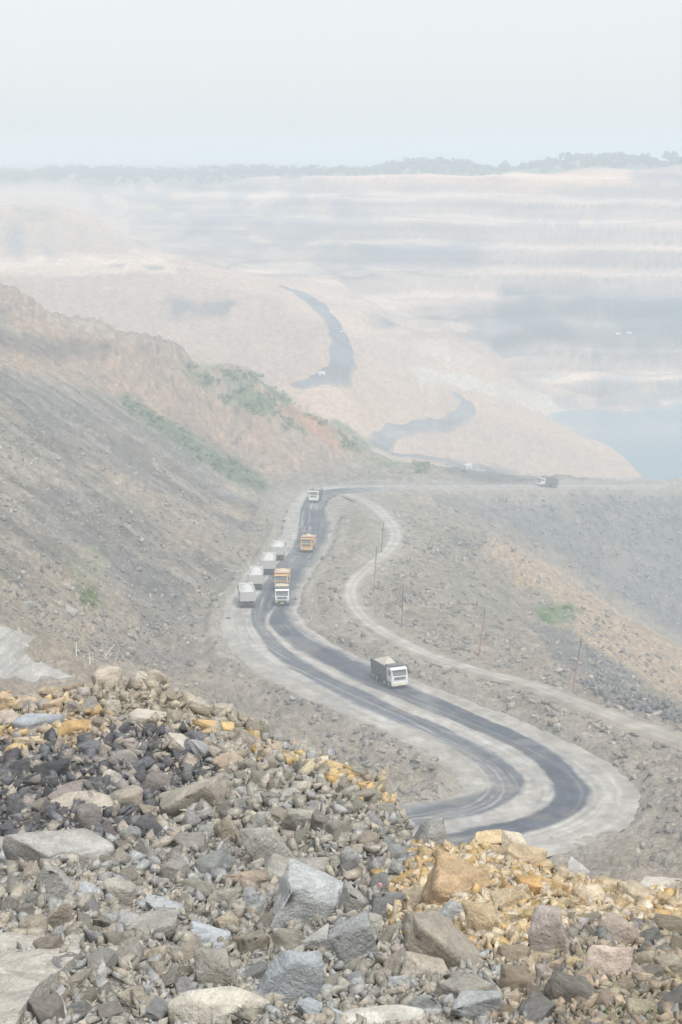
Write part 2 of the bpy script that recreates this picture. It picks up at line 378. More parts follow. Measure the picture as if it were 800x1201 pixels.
# ---- ground colour by place: rock, coal, clay, plus painted shading on far dumps and benches
u_, v_, d_ = UU.ravel(), VV.ravel(), DD.ravel(); x_ = XX.ravel()
zq = np.where(d_ > 600, ZZ.ravel() / (d_ * 0.012), 0)
wob = fbm(x_ / (d_ * 0.02), d_ / (d_ * 0.02 + 1) + np.log(d_) * 30 + zq, 71, 4)
wob2 = fbm(x_ / (d_ * 0.012) + 50, np.log(d_) * 60 + zq, 75, 4)
uw = u_ + 14 * wob; vw = v_ + 8 * wob2
col = np.tile(np.array([0.30, 0.262, 0.216]), (len(u_), 1))
def zone(P, c, a=1.0, soft=None, w=1.0, blur=None):
    if blur is None: blur = 5.0 if min(p[1] for p in P) < 420 else 2.5
    if max(p[1] for p in P) - min(p[1] for p in P) < 14: blur = 1.2
    m = 0
    for du, dv in ((0, 0), (1.6, 0.3), (-1.6, -0.3), (0.4, 1), (-0.4, -1), (1.1, -0.8), (-1.1, 0.8)):
        m = m + inpoly(u_ + (uw - u_) * w + du * blur, v_ + (vw - v_) * w + dv * blur, P) / 7.0
    m = m * a
    if soft is not None: m = m * soft
    col[:] = col * (1 - m[:, None]) + np.array(c) * m[:, None]
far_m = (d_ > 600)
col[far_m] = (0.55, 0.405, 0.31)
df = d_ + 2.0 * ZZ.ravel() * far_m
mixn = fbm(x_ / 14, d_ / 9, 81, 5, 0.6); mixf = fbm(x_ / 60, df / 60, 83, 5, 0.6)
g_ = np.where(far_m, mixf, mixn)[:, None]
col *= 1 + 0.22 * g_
lf = (x_ < -20) & (d_ > 180) & (d_ < 520)
stk = fbm((x_ * 0.16 - d_ * 0.02) * 0.3, (d_ * 0.22 + x_ * 0.03) * 0.8 + 0.5 * fbm(x_ / 12, d_ / 12, 86, 3), 85, 6, 0.7)
col[lf] = (np.array([0.25, 0.223, 0.19]) * (0.68 + 0.62 * sstep(-0.25, 0.3, stk[lf])[:, None] + 0.2 * mixn[lf][:, None]))
tanp = sstep(0.12, 0.4, fbm(x_ / 30, d_ / 40, 91, 4)) * lf
col = col * (1 - 0.6 * tanp[:, None]) + np.array([0.38, 0.31, 0.235]) * 0.6 * tanp[:, None]
grp = (sstep(0.2, 0.4, fbm(x_ / 16 + 9, d_ / 22, 93, 4)) * lf * 0.55)[:, None]
col = col * (1 - grp) + np.array([0.165, 0.165, 0.175]) * grp
n01 = lambda s, a=0.0, b=0.3, k=12: sstep(a, b, fbm(x_ / (d_ * 0.001 * k), np.where(far_m, ZZ.ravel() / (d_ * 0.0006 * k) + d_ / 60, np.log(d_) * 40), s, 4))
# hill crest on the left: clay and scrub
zone([(0, 335), (130, 385), (300, 440), (440, 535), (400, 540), (310, 560), (150, 470), (0, 430)], (0.43, 0.305, 0.22), 0.5 + 0.4 * n01(100, -0.3, 0.2))
zone([(-40, 372), (70, 400), (135, 402), (135, 416), (60, 425), (-40, 392)], (0.15, 0.125, 0.11), 0.9, None, 0.4)
zone([(60, 366), (130, 388), (130, 396), (60, 380)], (0.52, 0.48, 0.42), 0.8, None, 0.4)
zone([(160, 400), (196, 402), (196, 412), (162, 412)], (0.14, 0.12, 0.11), 0.9, None, 0.3)
zone([(205, 430), (260, 470), (330, 500), (430, 535), (430, 515), (330, 455), (290, 436), (230, 425)], (0.13, 0.19, 0.09), 0.9, n01(101, -0.4, 0.1))
zone([(330, 462), (425, 530), (400, 530), (335, 490)], (0.50, 0.27, 0.17), 0.9, n01(102, -0.4, 0.1))
zone([(145, 462), (215, 500), (312, 562), (316, 584), (270, 565), (200, 520), (140, 478)], (0.12, 0.165, 0.085), 0.9, None, 0.5)
zone([(430, 533), (540, 545), (545, 556), (440, 556)], (0.17, 0.23, 0.11), 0.75, n01(103, -0.2, 0.2), 0.5)
zone([(70, 640), (120, 640), (130, 720), (90, 720)], (0.24, 0.27, 0.14), 0.5, n01(104, -0.1, 0.3))
# right: clay spur, coaly grey patches, dark basin face
zone([(470, 575), (810, 578), (900, 900), (800, 745), (640, 640), (580, 612)], (0.19, 0.19, 0.195), 0.95, None, 0.5)
zone([(480, 590), (600, 600), (560, 660), (500, 640)], (0.31, 0.28, 0.25), 0.6, n01(105))
zone([(575, 626), (600, 640), (650, 662), (720, 715), (810, 765), (810, 825), (720, 782), (640, 735), (650, 700), (600, 670), (565, 640)], (0.46, 0.355, 0.26), 0.9, None, 0.7)
zone([(600, 672), (625, 680), (618, 690), (602, 685)], (0.50, 0.35, 0.2), 0.7)
zone([(620, 728), (670, 738), (760, 800), (720, 806), (660, 778)], (0.17, 0.17, 0.175), 0.9, None, 0.5)
zone([(520, 625), (550, 628), (556, 642), (536, 642)], (0.12, 0.12, 0.125), 0.9, None, 0.5)
zone([(630, 712), (675, 708), (672, 732), (640, 734)], (0.12, 0.20, 0.075), 0.9, None, 0.5)
zone([(530, 640), (600, 690), (600, 740), (520, 700)], (0.19, 0.20, 0.155), 0.6, n01(106, -0.2, 0.3))
zone([(670, 790), (810, 830), (810, 868), (700, 826)], (0.19, 0.185, 0.18), 0.7, n01(107, -0.3, 0.2))
zone([(690, 990), (720, 930), (760, 900), (820, 940), (800, 990)], (0.36, 0.30, 0.25), 0.6, n01(108, -0.2, 0.3))
zone([(350, 560), (810, 560), (810, 569), (350, 569)], (0.27, 0.26, 0.25), 0.8, None, 0.2)
zone([(470, 575.5), (640, 575.5), (830, 576), (830, 580), (640, 580), (470, 579)], (0.44, 0.39, 0.33), 0.8, n01(109, -0.5, 0.2), 0.12)
zone([(480, 577), (500, 577), (505, 590), (480, 590)], (0.42, 0.36, 0.29), 0.7)
zone([(590, 577), (660, 577), (650, 590), (600, 590)], (0.40, 0.35, 0.29), 0.6)
# pit beyond
zone([(540, 545), (580, 545), (640, 566), (560, 566), (520, 552)], (0.14, 0.14, 0.15), 0.9, None, 0.4)
rill = 0.65 + 0.35 * fbm(u_ / 7, v_ / 60, 119, 4)
zone([(-60, 318), (200, 318), (330, 348), (388, 396), (388, 430), (340, 455), (250, 432), (60, 380), (-60, 340)], (0.37, 0.29, 0.245), 0.9, rill)  # front dump face darkened below its crest: form shading put into the colour
zone([(-60, 250), (110, 262), (190, 298), (-60, 298)], (0.38, 0.3, 0.25), 0.9, rill)  # face of the rear dump, shaded the same way in colour
zone([(420, 385), (470, 400), (560, 450), (520, 470), (450, 470), (420, 440)], (0.44, 0.345, 0.285), 0.7, rill)
zone([(480, 500), (600, 500), (740, 556), (600, 558), (470, 530)], (0.42, 0.345, 0.29), 0.7, rill)
zone([(-60, 300), (200, 300), (200, 318), (-60, 318)], (0.72, 0.57, 0.44), 0.9)  # flat terrace top painted lighter than the faces, as if catching more sky
zone([(190, 352), (280, 352), (290, 372), (195, 372)], (0.15, 0.15, 0.17), 0.85, n01(121, -0.4, 0.2))
for P in ([(128, 311), (146, 310.5), (148, 313), (130, 314)], [(168, 311), (192, 312), (190, 316), (170, 315)], [(205, 314), (222, 316), (220, 319), (206, 317)]): zone(P, (0.16, 0.16, 0.17), 0.8, None, 0.4)
zone([(15, 236), (55, 240), (55, 256), (15, 250)], (0.16, 0.16, 0.17), 0.8, n01(123, -0.3, 0.2))
zone([(0, 270), (40, 270), (70, 305), (0, 305)], (0.2, 0.2, 0.22), 0.7, n01(124, -0.3, 0.2))
zone([(480, 430), (570, 445), (680, 482), (690, 500), (600, 470), (490, 445)], (0.60, 0.53, 0.44), 0.9)
zone([(500, 400), (560, 425), (540, 432), (490, 415)], (0.58, 0.50, 0.42), 0.8)
zone([(80, 212), (300, 214), (420, 225), (420, 265), (200, 270), (110, 245)], (0.2, 0.2, 0.23), 0.7, n01(125, -0.35, 0.1))
zone([(150, 258), (420, 262), (575, 285), (570, 314), (400, 320), (230, 300)], (0.11, 0.12, 0.15), 0.8, n01(126, -0.6, 0.1, 30), 1, 9)
zone([(588, 334), (700, 344), (830, 346), (830, 392), (640, 400), (580, 375)], (0.07, 0.08, 0.10), 0.95, 0.55 + 0.45 * n01(140, -0.4, 0.1, 30), 0.3)
zone([(430, 368), (500, 370), (600, 372), (640, 400), (600, 420), (540, 395), (440, 386)], (0.11, 0.12, 0.15), 0.8, n01(127, -0.6, 0, 30), 1, 7)
zone([(640, 396), (830, 390), (830, 402), (700, 420), (600, 420)], (0.2, 0.2, 0.21), 0.7, n01(128, -0.3, 0.2))
zone([(600, 440), (830, 440), (830, 474), (650, 480)], (0.25, 0.24, 0.24), 0.7, n01(129, -0.3, 0.3))
zone([(350, 203), (830, 190), (830, 215), (640, 225), (400, 214)], (0.78, 0.48, 0.31), 0.9)
zone([(740, 200), (830, 203), (830, 218), (750, 214)], (0.14, 0.14, 0.17), 0.85)
zone([(600, 250), (700, 250), (700, 275), (660, 270), (600, 262)], (0.24, 0.22, 0.24), 0.6, n01(130, -0.2, 0.1))
strat = vn(np.zeros_like(x_), (CAMZ - ZZ.ravel()) / 3.2 + fbm(x_ / 160, d_ / 160, 131, 2) * 1.2, 133)
fw = (d_ > 1030) & (u_ > 150)
q2 = ((CAMZ - ZZ.ravel()) + 4.0 * fbm(x_ / 90, d_ / 90, 40, 3)) / 15.0; q2 = np.abs(q2 - np.floor(q2) - 0.5) * 2
led = sstep(0.55, 0.9, q2)
col[fw] = col[fw] * (0.78 + 0.42 * led[fw])[:, None]  # flat bench tops lighter, steep faces darker: overcast shading painted into the colour
st2 = np.abs(vn(fbm(x_ / 200, d_ / 200, 135) * 1.5, (CAMZ - ZZ.ravel()) / 7.0 + fbm(x_ / 160, d_ / 160, 137, 2) * 1.0, 139))
col[fw] *= (1 + 0.22 * strat[fw] - 0.45 * (1 - sstep(0.0, 0.22, st2[fw])) + 0.3 * fbm(x_[fw] / 70, df[fw] / 25, 138, 4))[:, None]
plat = d_ > np.interp(u_, [0, 400, 800], [1500, 1382, 1256])
col[plat] = np.array([0.2, 0.21, 0.13]) * (1 + 0.2 * mixf[plat][:, None])
# dirt of the near heap
COAL = [(-40, 885), (60, 872), (120, 862), (170, 848), (215, 850), (255, 885), (250, 915), (215, 930), (190, 965), (190, 990), (130, 985), (60, 985), (-40, 990)]
OCHRE = [(478, 1000), (520, 980), (560, 960), (640, 985), (700, 1015), (820, 1035), (820, 1094), (740, 1082), (690, 1080), (655, 1092), (625, 1118), (570, 1122), (515, 1092), (455, 1094), (465, 1040)]
RBANK = [(590, 1125), (640, 1096), (700, 1082), (820, 1096), (820, 1300), (560, 1300), (600, 1150)]
LTOP = [(-60, 790), (70, 790), (110, 830), (140, 850), (120, 866), (60, 874), (-60, 890)]
OLIVE = [(70, 780), (250, 790), (300, 850), (290, 866), (240, 856), (150, 846), (105, 832)]
STREAK = [(298, 870), (340, 884), (400, 905), (450, 928), (470, 950), (440, 940), (380, 915), (300, 886)]
nm = d_ < 48
col[nm] = np.array([0.29, 0.272, 0.24]) * (1 + 0.3 * fbm(x_[nm] / 0.6, d_[nm] / 0.6, 141, 4)[:, None])
def nzone(P, c):
    m = nm & inpoly(uw, vw, P); col[m] = np.array(c) * (1 + 0.3 * fbm(x_[m] / 0.5, d_[m] / 0.5, 143, 4)[:, None])
nzone(COAL, (0.11, 0.108, 0.108)); nzone(OCHRE, (0.42, 0.31, 0.17)); nzone(RBANK, (0.2, 0.185, 0.15)); nzone(LTOP, (0.36, 0.28, 0.18)); nzone(OLIVE, (0.29, 0.25, 0.175)); nzone(STREAK, (0.42, 0.32, 0.18))
zf = ZZ.ravel() * 2.5 * far_m
sp = vn(x_ / (d_ * 0.0022), zf / (d_ * 0.0022) + np.log(d_) * 300, 151) * 0.6 + vn(x_ / (d_ * 0.0011), zf / (d_ * 0.0011) + np.log(d_) * 500, 153) * 0.6
col *= (1 + 0.42 * sp * (1 - 0.5 * far_m))[:, None]
mot = sstep(0.05, 0.45, fbm(x_ / 9 + 40, d_ / 7, 155, 4, 0.6)) * (d_ > 150) * (d_ < 560) * 0.35
col = col * (1 - mot[:, None]) + np.array([0.40, 0.35, 0.29]) * mot[:, None]
es = ES.ravel() + 1.6 * fbm(x_ / 3.5, d_ / 3.5, 157, 4)
es = es + 2.2 * fbm(x_ / 9, d_ / 9, 159, 3); es = es + 1.5 * fbm(x_ / 2.5, d_ / 2.5, 161, 3); dm_ = ((1 - sstep(0.8, 8.5, es)) * 0.95)[:, None]
col = col * (1 - dm_) + (np.array([0.33, 0.30, 0.26]) + np.array([0.05, 0.05, 0.05]) * (1 - sstep(0.0, 4.0, es))[:, None]) * (1 + 0.2 * sp[:, None]) * dm_
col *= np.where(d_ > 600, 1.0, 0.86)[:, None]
mid_ = (d_ > 140) & (d_ < 600)
col[mid_] *= np.array([1.03, 1.0, 0.945])
col = np.clip(col, 0.02, 0.85)

idx = np.arange(ND * NU).reshape(ND, NU)
Q = np.stack([idx[:-1, :-1], idx[:-1, 1:], idx[1:, 1:], idx[1:, :-1]], -1).reshape(-1, 4)
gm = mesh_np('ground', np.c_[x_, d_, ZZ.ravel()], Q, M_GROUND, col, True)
tag(link('ground', gm), 'grey stony ground of the open pit with spoil slopes and benches', kind='structure')

# ------------------------------------------------------------------ haul road
def ribbon(name, A, B, ts, cols_fn, nx, lift, mat, label):
    S = np.linspace(0, 1, nx)
    P = A[:, None] * (1 - S[None, :, None]) + B[:, None] * S[None, :, None]
    P = P.reshape(-1, 3).copy(); nL = len(ts)
    T = np.repeat(ts, nx); SS = np.tile(S, len(ts))
    ed = np.minimum(SS, 1 - SS)
    rag = (0.55 + 0.75 * fbm(P[:, 0] / 5.0, P[:, 1] / 5.0, 205, 5, 0.65)) * np.exp(-((ed / 0.07) ** 2)) * (1.5 if lift < 0.13 else 0.8)
    cen = np.repeat((A + B) / 2, nx, 0); dv = P - cen; P += dv / (np.linalg.norm(dv, axis=1)[:, None] + 1e-6) * rag[:, None] * np.array([1, 1, 0])
    P[:, 2] += lift * sstep(-0.02, 0.06, ed) + 0.05 * vn(P[:, 0] / 1.5, P[:, 1] / 1.5, 200) - 0.12 * (ed < 0.001)
    c = cols_fn(P, T, SS)
    i = np.arange(len(ts) * nx).reshape(len(ts), nx)
    q = np.stack([i[:-1, :-1], i[:-1, 1:], i[1:, 1:], i[1:, :-1]], -1).reshape(-1, 4)
    return tag(link(name, mesh_np(name, P, q, mat, c, True)), label, kind='structure')

# dust / coal bands across the road; s = 0 is the side of RD's first edge (inner at the bend, parking side on the straight)
bt = [0, 7, 9, 12, 15, 17, 20, 22, 24, 26, 28, 31]
b_in = [0.2, 0.2, 0.22, 0.30, 0.42, 0.40, 0.20, 0.19, 0.21, 0.06, 0.02, 0.02]      # dark lane 1 start
b_a = [0.98, 0.98, 0.97, 0.96, 0.96, 0.55, 0.46, 0.42, 0.40, 0.34, 0.32, 0.32]     # dark lane 1 end
b_b = [0.98, 0.98, 0.97, 0.96, 0.965, 0.62, 0.60, 0.58, 0.56, 0.55, 0.52, 0.52]    # dark lane 2 start
b_c = [0.99, 0.99, 0.985, 0.985, 0.985, 0.93, 0.90, 0.86, 0.76, 0.74, 0.74, 0.74]
def road_cols(P, T, S):
    L = np.cumsum(np.r_[0, np.linalg.norm(np.diff(RC, axis=0), axis=1)]); l = np.repeat(L, len(S) // len(L))
    w = 0.05 * fbm(l / 16, S * 3, 211, 5, 0.6) + 0.02 * fbm(l / 4, S * 14, 213, 4, 0.6)
    s = S + w
    f = lambda a: np.interp(T, bt, a)
    e = 0.025
    k1 = sstep(f(b_in) - e, f(b_in) + e, s) * (1 - sstep(f(b_a) - e, f(b_a) + e, s))
    k2 = sstep(f(b_b) - e, f(b_b) + e, s) * (1 - sstep(f(b_c) - e, f(b_c) + e, s))
    st = fbm(l / 30, S * 26, 217, 4)
    pale = np.array([0.40, 0.375, 0.34])[None] * (1 + 0.2 * st[:, None] + 0.12 * fbm(P[:, 0] / 3, P[:, 1] / 3, 219)[:, None])
    grey = np.array([0.30, 0.285, 0.265])
    gm_ = sstep(-0.1, 0.35, fbm(l / 22, S * 7, 223, 4))[:, None] * 0.75
    pale = pale * (1 - gm_) + grey * gm_
    d1 = np.array([0.12, 0.128, 0.145])[None] * (1 + 0.3 * st[:, None])
    d2 = np.array([0.075, 0.084, 0.105])[None] * (1 + 0.3 * st[:, None])
    cw = (1 - sstep(5.5, 7.5, T))[:, None]; d2 = d2 * (1 - cw) + np.array([0.31, 0.29, 0.265]) * cw
    up = (1 - sstep(15, 18, T))[:, None]
    d1 = d1 * (1 - up) + d2 * up
    c = pale * (1 - k1[:, None]) + d1 * k1[:, None]
    c = c * (1 - k2[:, None]) + d2 * k2[:, None]
    # dusty wheel ruts inside the dark lanes
    rut = sstep(0.25, 0.5, fbm(l / 40, S * 18, 227, 3))[:, None] * 0.4
    c = c * (1 - rut) + grey * rut * 0.9
    sh = np.clip(sstep(0.14, 0.0, S + w) + sstep(0.84, 1.0, S + 2 * w), 0, 1)[:, None] * 0.9
    c = c * (1 - sh) + np.array([0.35, 0.322, 0.285]) * sh
    wl = sstep(0.12, 0.4, fbm(l / 18, S * 20, 235, 4, 0.6))[:, None] * (1 - k1[:, None]) * (1 - k2[:, None]) * 0.55
    c = c * (1 - wl) + np.array([0.50, 0.475, 0.44]) * wl
    ln = np.abs(vn(l / 45, S * 30 + 0.8 * vn(l / 20, S * 4, 247), 249)); ln = (1 - sstep(0.03, 0.16, ln))[:, None] * sstep(-0.2, 0.3, fbm(l / 25, S * 6, 251, 3))[:, None] * 0.6
    c = c * (1 - ln) + np.array([0.42, 0.40, 0.37]) * ln
    spk = fbm(P[:, 0] / 0.9, P[:, 1] / 1.4, 229, 3)[:, None]; pat = sstep(0.1, 0.5, fbm(P[:, 0] / 6, P[:, 1] / 8, 233, 4))[:, None] * 0.3
    c = c * (1 - pat) + np.array([0.30, 0.285, 0.26]) * pat
    return np.clip(c * (1 + 0.22 * spk), 0.03, 0.7)
ribbon('haul_road', RA, RB, RT, road_cols, 110, 0.1, M_ROAD, 'wide haul road with coal-dark lanes and pale dusty strips')
tdir = np.gradient(TC, axis=0); nrm = np.c_[-tdir[:, 1], tdir[:, 0], np.zeros(len(tdir))]; nrm /= np.linalg.norm(nrm, axis=1)[:, None]
def track_cols(P, T, S):
    ru = (np.exp(-((S - 0.3) / 0.1) ** 2) + np.exp(-((S - 0.7) / 0.1) ** 2))[:, None]
    b = np.array([0.37, 0.34, 0.30]); n = fbm(P[:, 0] / 2, P[:, 1] / 2, 231, 4)[:, None]
    e = np.minimum(S, 1 - S)[:, None]; k = sstep(0.0, 0.3, e + 0.12 * n) * np.interp(T, [0, 9, 13, 18], [1, 1, 0.7, 0.5])[:, None]
    return np.clip(((b + 0.09 * ru) * k + np.array([0.30, 0.262, 0.216]) * (1 - k)) * (1 + 0.25 * n), 0.05, 0.6)
ribbon('access_track', TC + nrm * THW[:, None], TC - nrm * THW[:, None], TT, track_cols, 13, 0.16, M_ROAD, 'narrow pale dirt track running above the haul road')

def far_road(name, pts, w, label, c=(0.18, 0.19, 0.215)):
    P = np.array([hit(u, v) for u, v in pts]); Cn, t = catmull(P, 120)
    td = np.gradient(Cn, axis=0); n = np.c_[-td[:, 1], td[:, 0]]; n /= np.linalg.norm(n, axis=1)[:, None]
    nx = 17; S = np.linspace(-1, 1, nx); ww = w * 1.5 * (1 + 0.3 * fbm(t * 2, t * 0, 241, 3))
    X = (Cn[:, None, 0] + n[:, None, 0] * S * ww[:, None]).ravel(); Y = (Cn[:, None, 1] + n[:, None, 1] * S * ww[:, None]).ravel()
    G = ground(X, Y).reshape(120, nx); k = 1 - sstep(0.5, 1.0, np.abs(S))[None]
    k = k * sstep(0, 6, np.arange(120))[:, None] * sstep(0, 6, 119 - np.arange(120))[:, None]
    Z = (G[:, 5:12].mean(1, keepdims=True) * 0.7 + G * 0.3) * k + G * (1 - k); Z = np.maximum(Z, G) + 0.9 * k - 0.5 * (1 - k)
    i = np.arange(120 * nx).reshape(120, nx)
    q = np.stack([i[:-1, :-1], i[:-1, 1:], i[1:, 1:], i[1:, :-1]], -1).reshape(-1, 4)
    dk = np.clip(k.ravel() * 1.25 + 0.35 * fbm(X / 14, Y / 14, 245, 4), 0, 1)[:, None]
    base = np.array(c)[None] * (1 + 0.4 * fbm(X / 12, Y / 12, 243)[:, None])
    cc = np.clip(base * dk + np.array([0.50, 0.385, 0.30]) * (1 - dk), 0.02, 0.6)
    tag(link(name, mesh_np(name, np.c_[X, Y, Z.ravel()], q, M_ROAD, cc, True)), label, kind='structure')
far_road('pit_road', [(330, 338), (348, 343), (368, 356), (386, 376), (397, 395), (401, 412), (399, 428), (388, 440), (368, 449), (345, 457)], 4.6, 'dark coal road curving round the tan dump in the pit')
far_road('pit_road', [(528, 462), (546, 472), (548, 482), (535, 492), (510, 499), (480, 505), (455, 514), (445, 524), (452, 531), (490, 537), (530, 544), (570, 553)], 3.2, 'grey road winding down the pale spur in the pit', (0.25, 0.25, 0.26))

# ------------------------------------------------------------------ lake
m, nt, b = new_mat('pit_water')
b.inputs['Base Color'].default_value = (0.20, 0.31, 0.37, 1); b.inputs['Roughness'].default_value = 0.12; b.inputs['Specular IOR Level'].default_value = 0.5
nz = node(nt, 'ShaderNodeTexNoise', Scale=0.25, Detail=3.0); bp = node(nt, 'ShaderNodeBump', Strength=0.15, Distance=0.3)
tcd = node(nt, 'ShaderNodeTexCoord'); nt.links.new(tcd.outputs['Object'], nz.inputs['Vector']); nt.links.new(nz.outputs[0], bp.inputs['Height']); nt.links.new(bp.outputs[0], b.inputs['Normal'])
LX, LY = np.meshgrid(np.linspace(40, 520, 13), np.linspace(720, 1075, 10))
li = np.arange(130).reshape(10, 13)
lq = np.stack([li[:-1, :-1], li[:-1, 1:], li[1:, 1:], li[1:, :-1]], -1).reshape(-1, 4)
tag(link('water', mesh_np('water', np.c_[LX.ravel(), LY.ravel(), np.full(130, CAMZ - 150.0)], lq, m)), 'pale pool of water standing at the bottom of the pit', kind='structure')

# ------------------------------------------------------------------ stones
def hull(pts, bev=0.0, cuts=0, disp=0.0, seed=0, tri=True):
    bm = bmesh.new()
    for p in pts: bm.verts.new(p)
    r = bmesh.ops.convex_hull(bm, input=bm.verts)
    bmesh.ops.delete(bm, geom=list({e for e in r['geom_interior'] + r['geom_unused'] if isinstance(e, bmesh.types.BMVert)}), context='VERTS')
    bmesh.ops.dissolve_limit(bm, angle_limit=R(9), verts=bm.verts, edges=bm.edges)
    if bev: bmesh.ops.bevel(bm, geom=list(bm.edges), offset=bev, segments=1, affect='EDGES', clamp_overlap=True)
    bmesh.ops.triangulate(bm, faces=bm.faces)
    if cuts:
        for _ in range(cuts):
            long = [e for e in bm.edges if e.calc_length() > 0.16]
            if long: bmesh.ops.subdivide_edges(bm, edges=long, cuts=1)
            bmesh.ops.triangulate(bm, faces=[f for f in bm.faces if len(f.verts) > 3])
        V = np.array([v.co for v in bm.verts])
        n = fbm(V[:, 0] * 3 + seed * 3.1 + V[:, 2] * 2.3, V[:, 1] * 3 - V[:, 2] * 1.7 + seed, seed, 4, 0.6)
        bm.normal_update()
        n2 = np.abs(fbm(V[:, 0] * 1.7 + seed, V[:, 1] * 1.5 + V[:, 2] * 2.1, seed + 50, 3)) - 0.25
        for v, k, k2 in zip(bm.verts, n, n2): v.co += v.normal * (float(k) * disp + float(k2) * disp * 1.6)
    V = np.array([v.co for v in bm.verts]); bm.verts.index_update()
    Fc = np.array([[v.index for v in f.verts] for f in bm.faces]); bm.free()
    lo, hi = V.min(0), V.max(0); V = (V - (lo + hi) / 2) / (hi - lo)
    return V, Fc

def rock_pts(kind, rg):
    if kind == 'round':
        p = rg.normal(size=(30, 3)); p /= np.linalg.norm(p, axis=1)[:, None]; p = np.sign(p) * np.abs(p) ** 0.8
        return p * 0.5 * rg.uniform(0.86, 1.0, (30, 1))
    if kind == 'slab':
        a = np.sort(rg.uniform(0, 2 * math.pi, 8)); r = rg.uniform(0.75, 1.0, 8) * 0.5
        t = np.c_[np.cos(a) * r, np.sin(a) * r, np.full(8, 0.5) - rg.uniform(0, 0.25, 8)]
        q = np.c_[np.cos(a) * r * rg.uniform(0.8, 1.08, 8), np.sin(a) * r * rg.uniform(0.8, 1.08, 8), np.full(8, -0.5) + rg.uniform(0, 0.25, 8)]
        return np.r_[t, q]
    cor = np.array([[i, j, k] for i in (-.5, .5) for j in (-.5, .5) for k in (-.5, .5)])
    if kind == 'wedge':
        cor = cor * np.where(cor[:, 2:3] > 0, rg.uniform(0.15, 0.5), 1.0) + rg.uniform(-.12, .12, (8, 3)); cor[cor[:, 2] > 0.2, 0] += rg.uniform(-.3, .3)
        return np.r_[cor, rg.uniform(-.42, .42, (5, 3))]
    cor = cor + rg.uniform(-.3, .3, (8, 3)); k = rg.integers(0, 8, 2); cor[k] *= 0.5
    ex = rg.normal(size=(8, 3)); ex /= np.linalg.norm(ex, axis=1)[:, None]
    return np.r_[cor, ex * rg.uniform(0.5, 0.62, (8, 1))]

KINDS = ['block', 'block', 'wedge', 'slab', 'round']
LOW = []
for i in range(24):
    rg = np.random.default_rng(500 + i); p = rock_pts(['block', 'wedge', 'slab'][i % 3], rg) + rg.uniform(-0.12, 0.12, 3)
    p = p[rg.permutation(len(p))[:9]]; LOW.append(hull(p + rg.normal(0, 0.07, p.shape)))
POOL = []
for i in range(25):
    rg = np.random.default_rng(600 + i); V, Fc = hull(rock_pts(['block', 'slab', 'wedge', 'block', 'slab'][i % 5], rg), 0.03, 3, 0.05, i)
    POOL.append(mesh_np('stone', V, Fc, M_STONE))

def rots(n, rg, flat=True):
    a = rg.uniform(0, 2 * math.pi, n); t = rg.normal(0, 0.35 if flat else 1.2, n); b_ = rg.normal(0, 0.35 if flat else 1.2, n)
    ca, sa, ct, st, cb, sb = np.cos(a), np.sin(a), np.cos(t), np.sin(t), np.cos(b_), np.sin(b_)
    O = np.zeros(n); I = np.ones(n)
    Rz = np.stack([ca, -sa, O, sa, ca, O, O, O, I], 1).reshape(n, 3, 3)
    Rx = np.stack([I, O, O, O, ct, -st, O, st, ct], 1).reshape(n, 3, 3)
    Ry = np.stack([cb, O, sb, O, I, O, -sb, O, cb], 1).reshape(n, 3, 3)
    return Rz @ Rx @ Ry

def stone_cloud(name, P, size, cols, mat, rg, label, sink=0.15, shapes=LOW):
    """many loose stones joined as ONE stuff object"""
    Vs, Fs, Cs, off = [], [], [], 0
    pick = rg.integers(0, len(shapes), len(P))
    asp = np.stack([rg.uniform(0.9, 1.7, len(P)), rg.uniform(0.6, 1.0, len(P)), rg.uniform(0.25, 0.75, len(P))], 1)
    RR = rots(len(P), rg, False)
    for k in range(len(shapes)):
        s = np.where(pick == k)[0]
        if not len(s): continue
        V, Fc = shapes[k]
        W = np.einsum('nij,nvj->nvi', RR[s], V[None] * (asp[s] * size[s, None])[:, None, :]) + P[s][:, None, :]
        W[:, :, 2] += (size[s] * sink)[:, None]
        Vs.append(W.reshape(-1, 3)); Fs.append((Fc[None] + (np.arange(len(s)) * len(V))[:, None, None]).reshape(-1, 3) + off); off += len(s) * len(V)
        Cs.append(np.repeat(cols[s], len(V), 0))
    return tag(link(name, mesh_np(name, np.concatenate(Vs), np.concatenate(Fs), mat, np.concatenate(Cs))), label, kind='stuff')

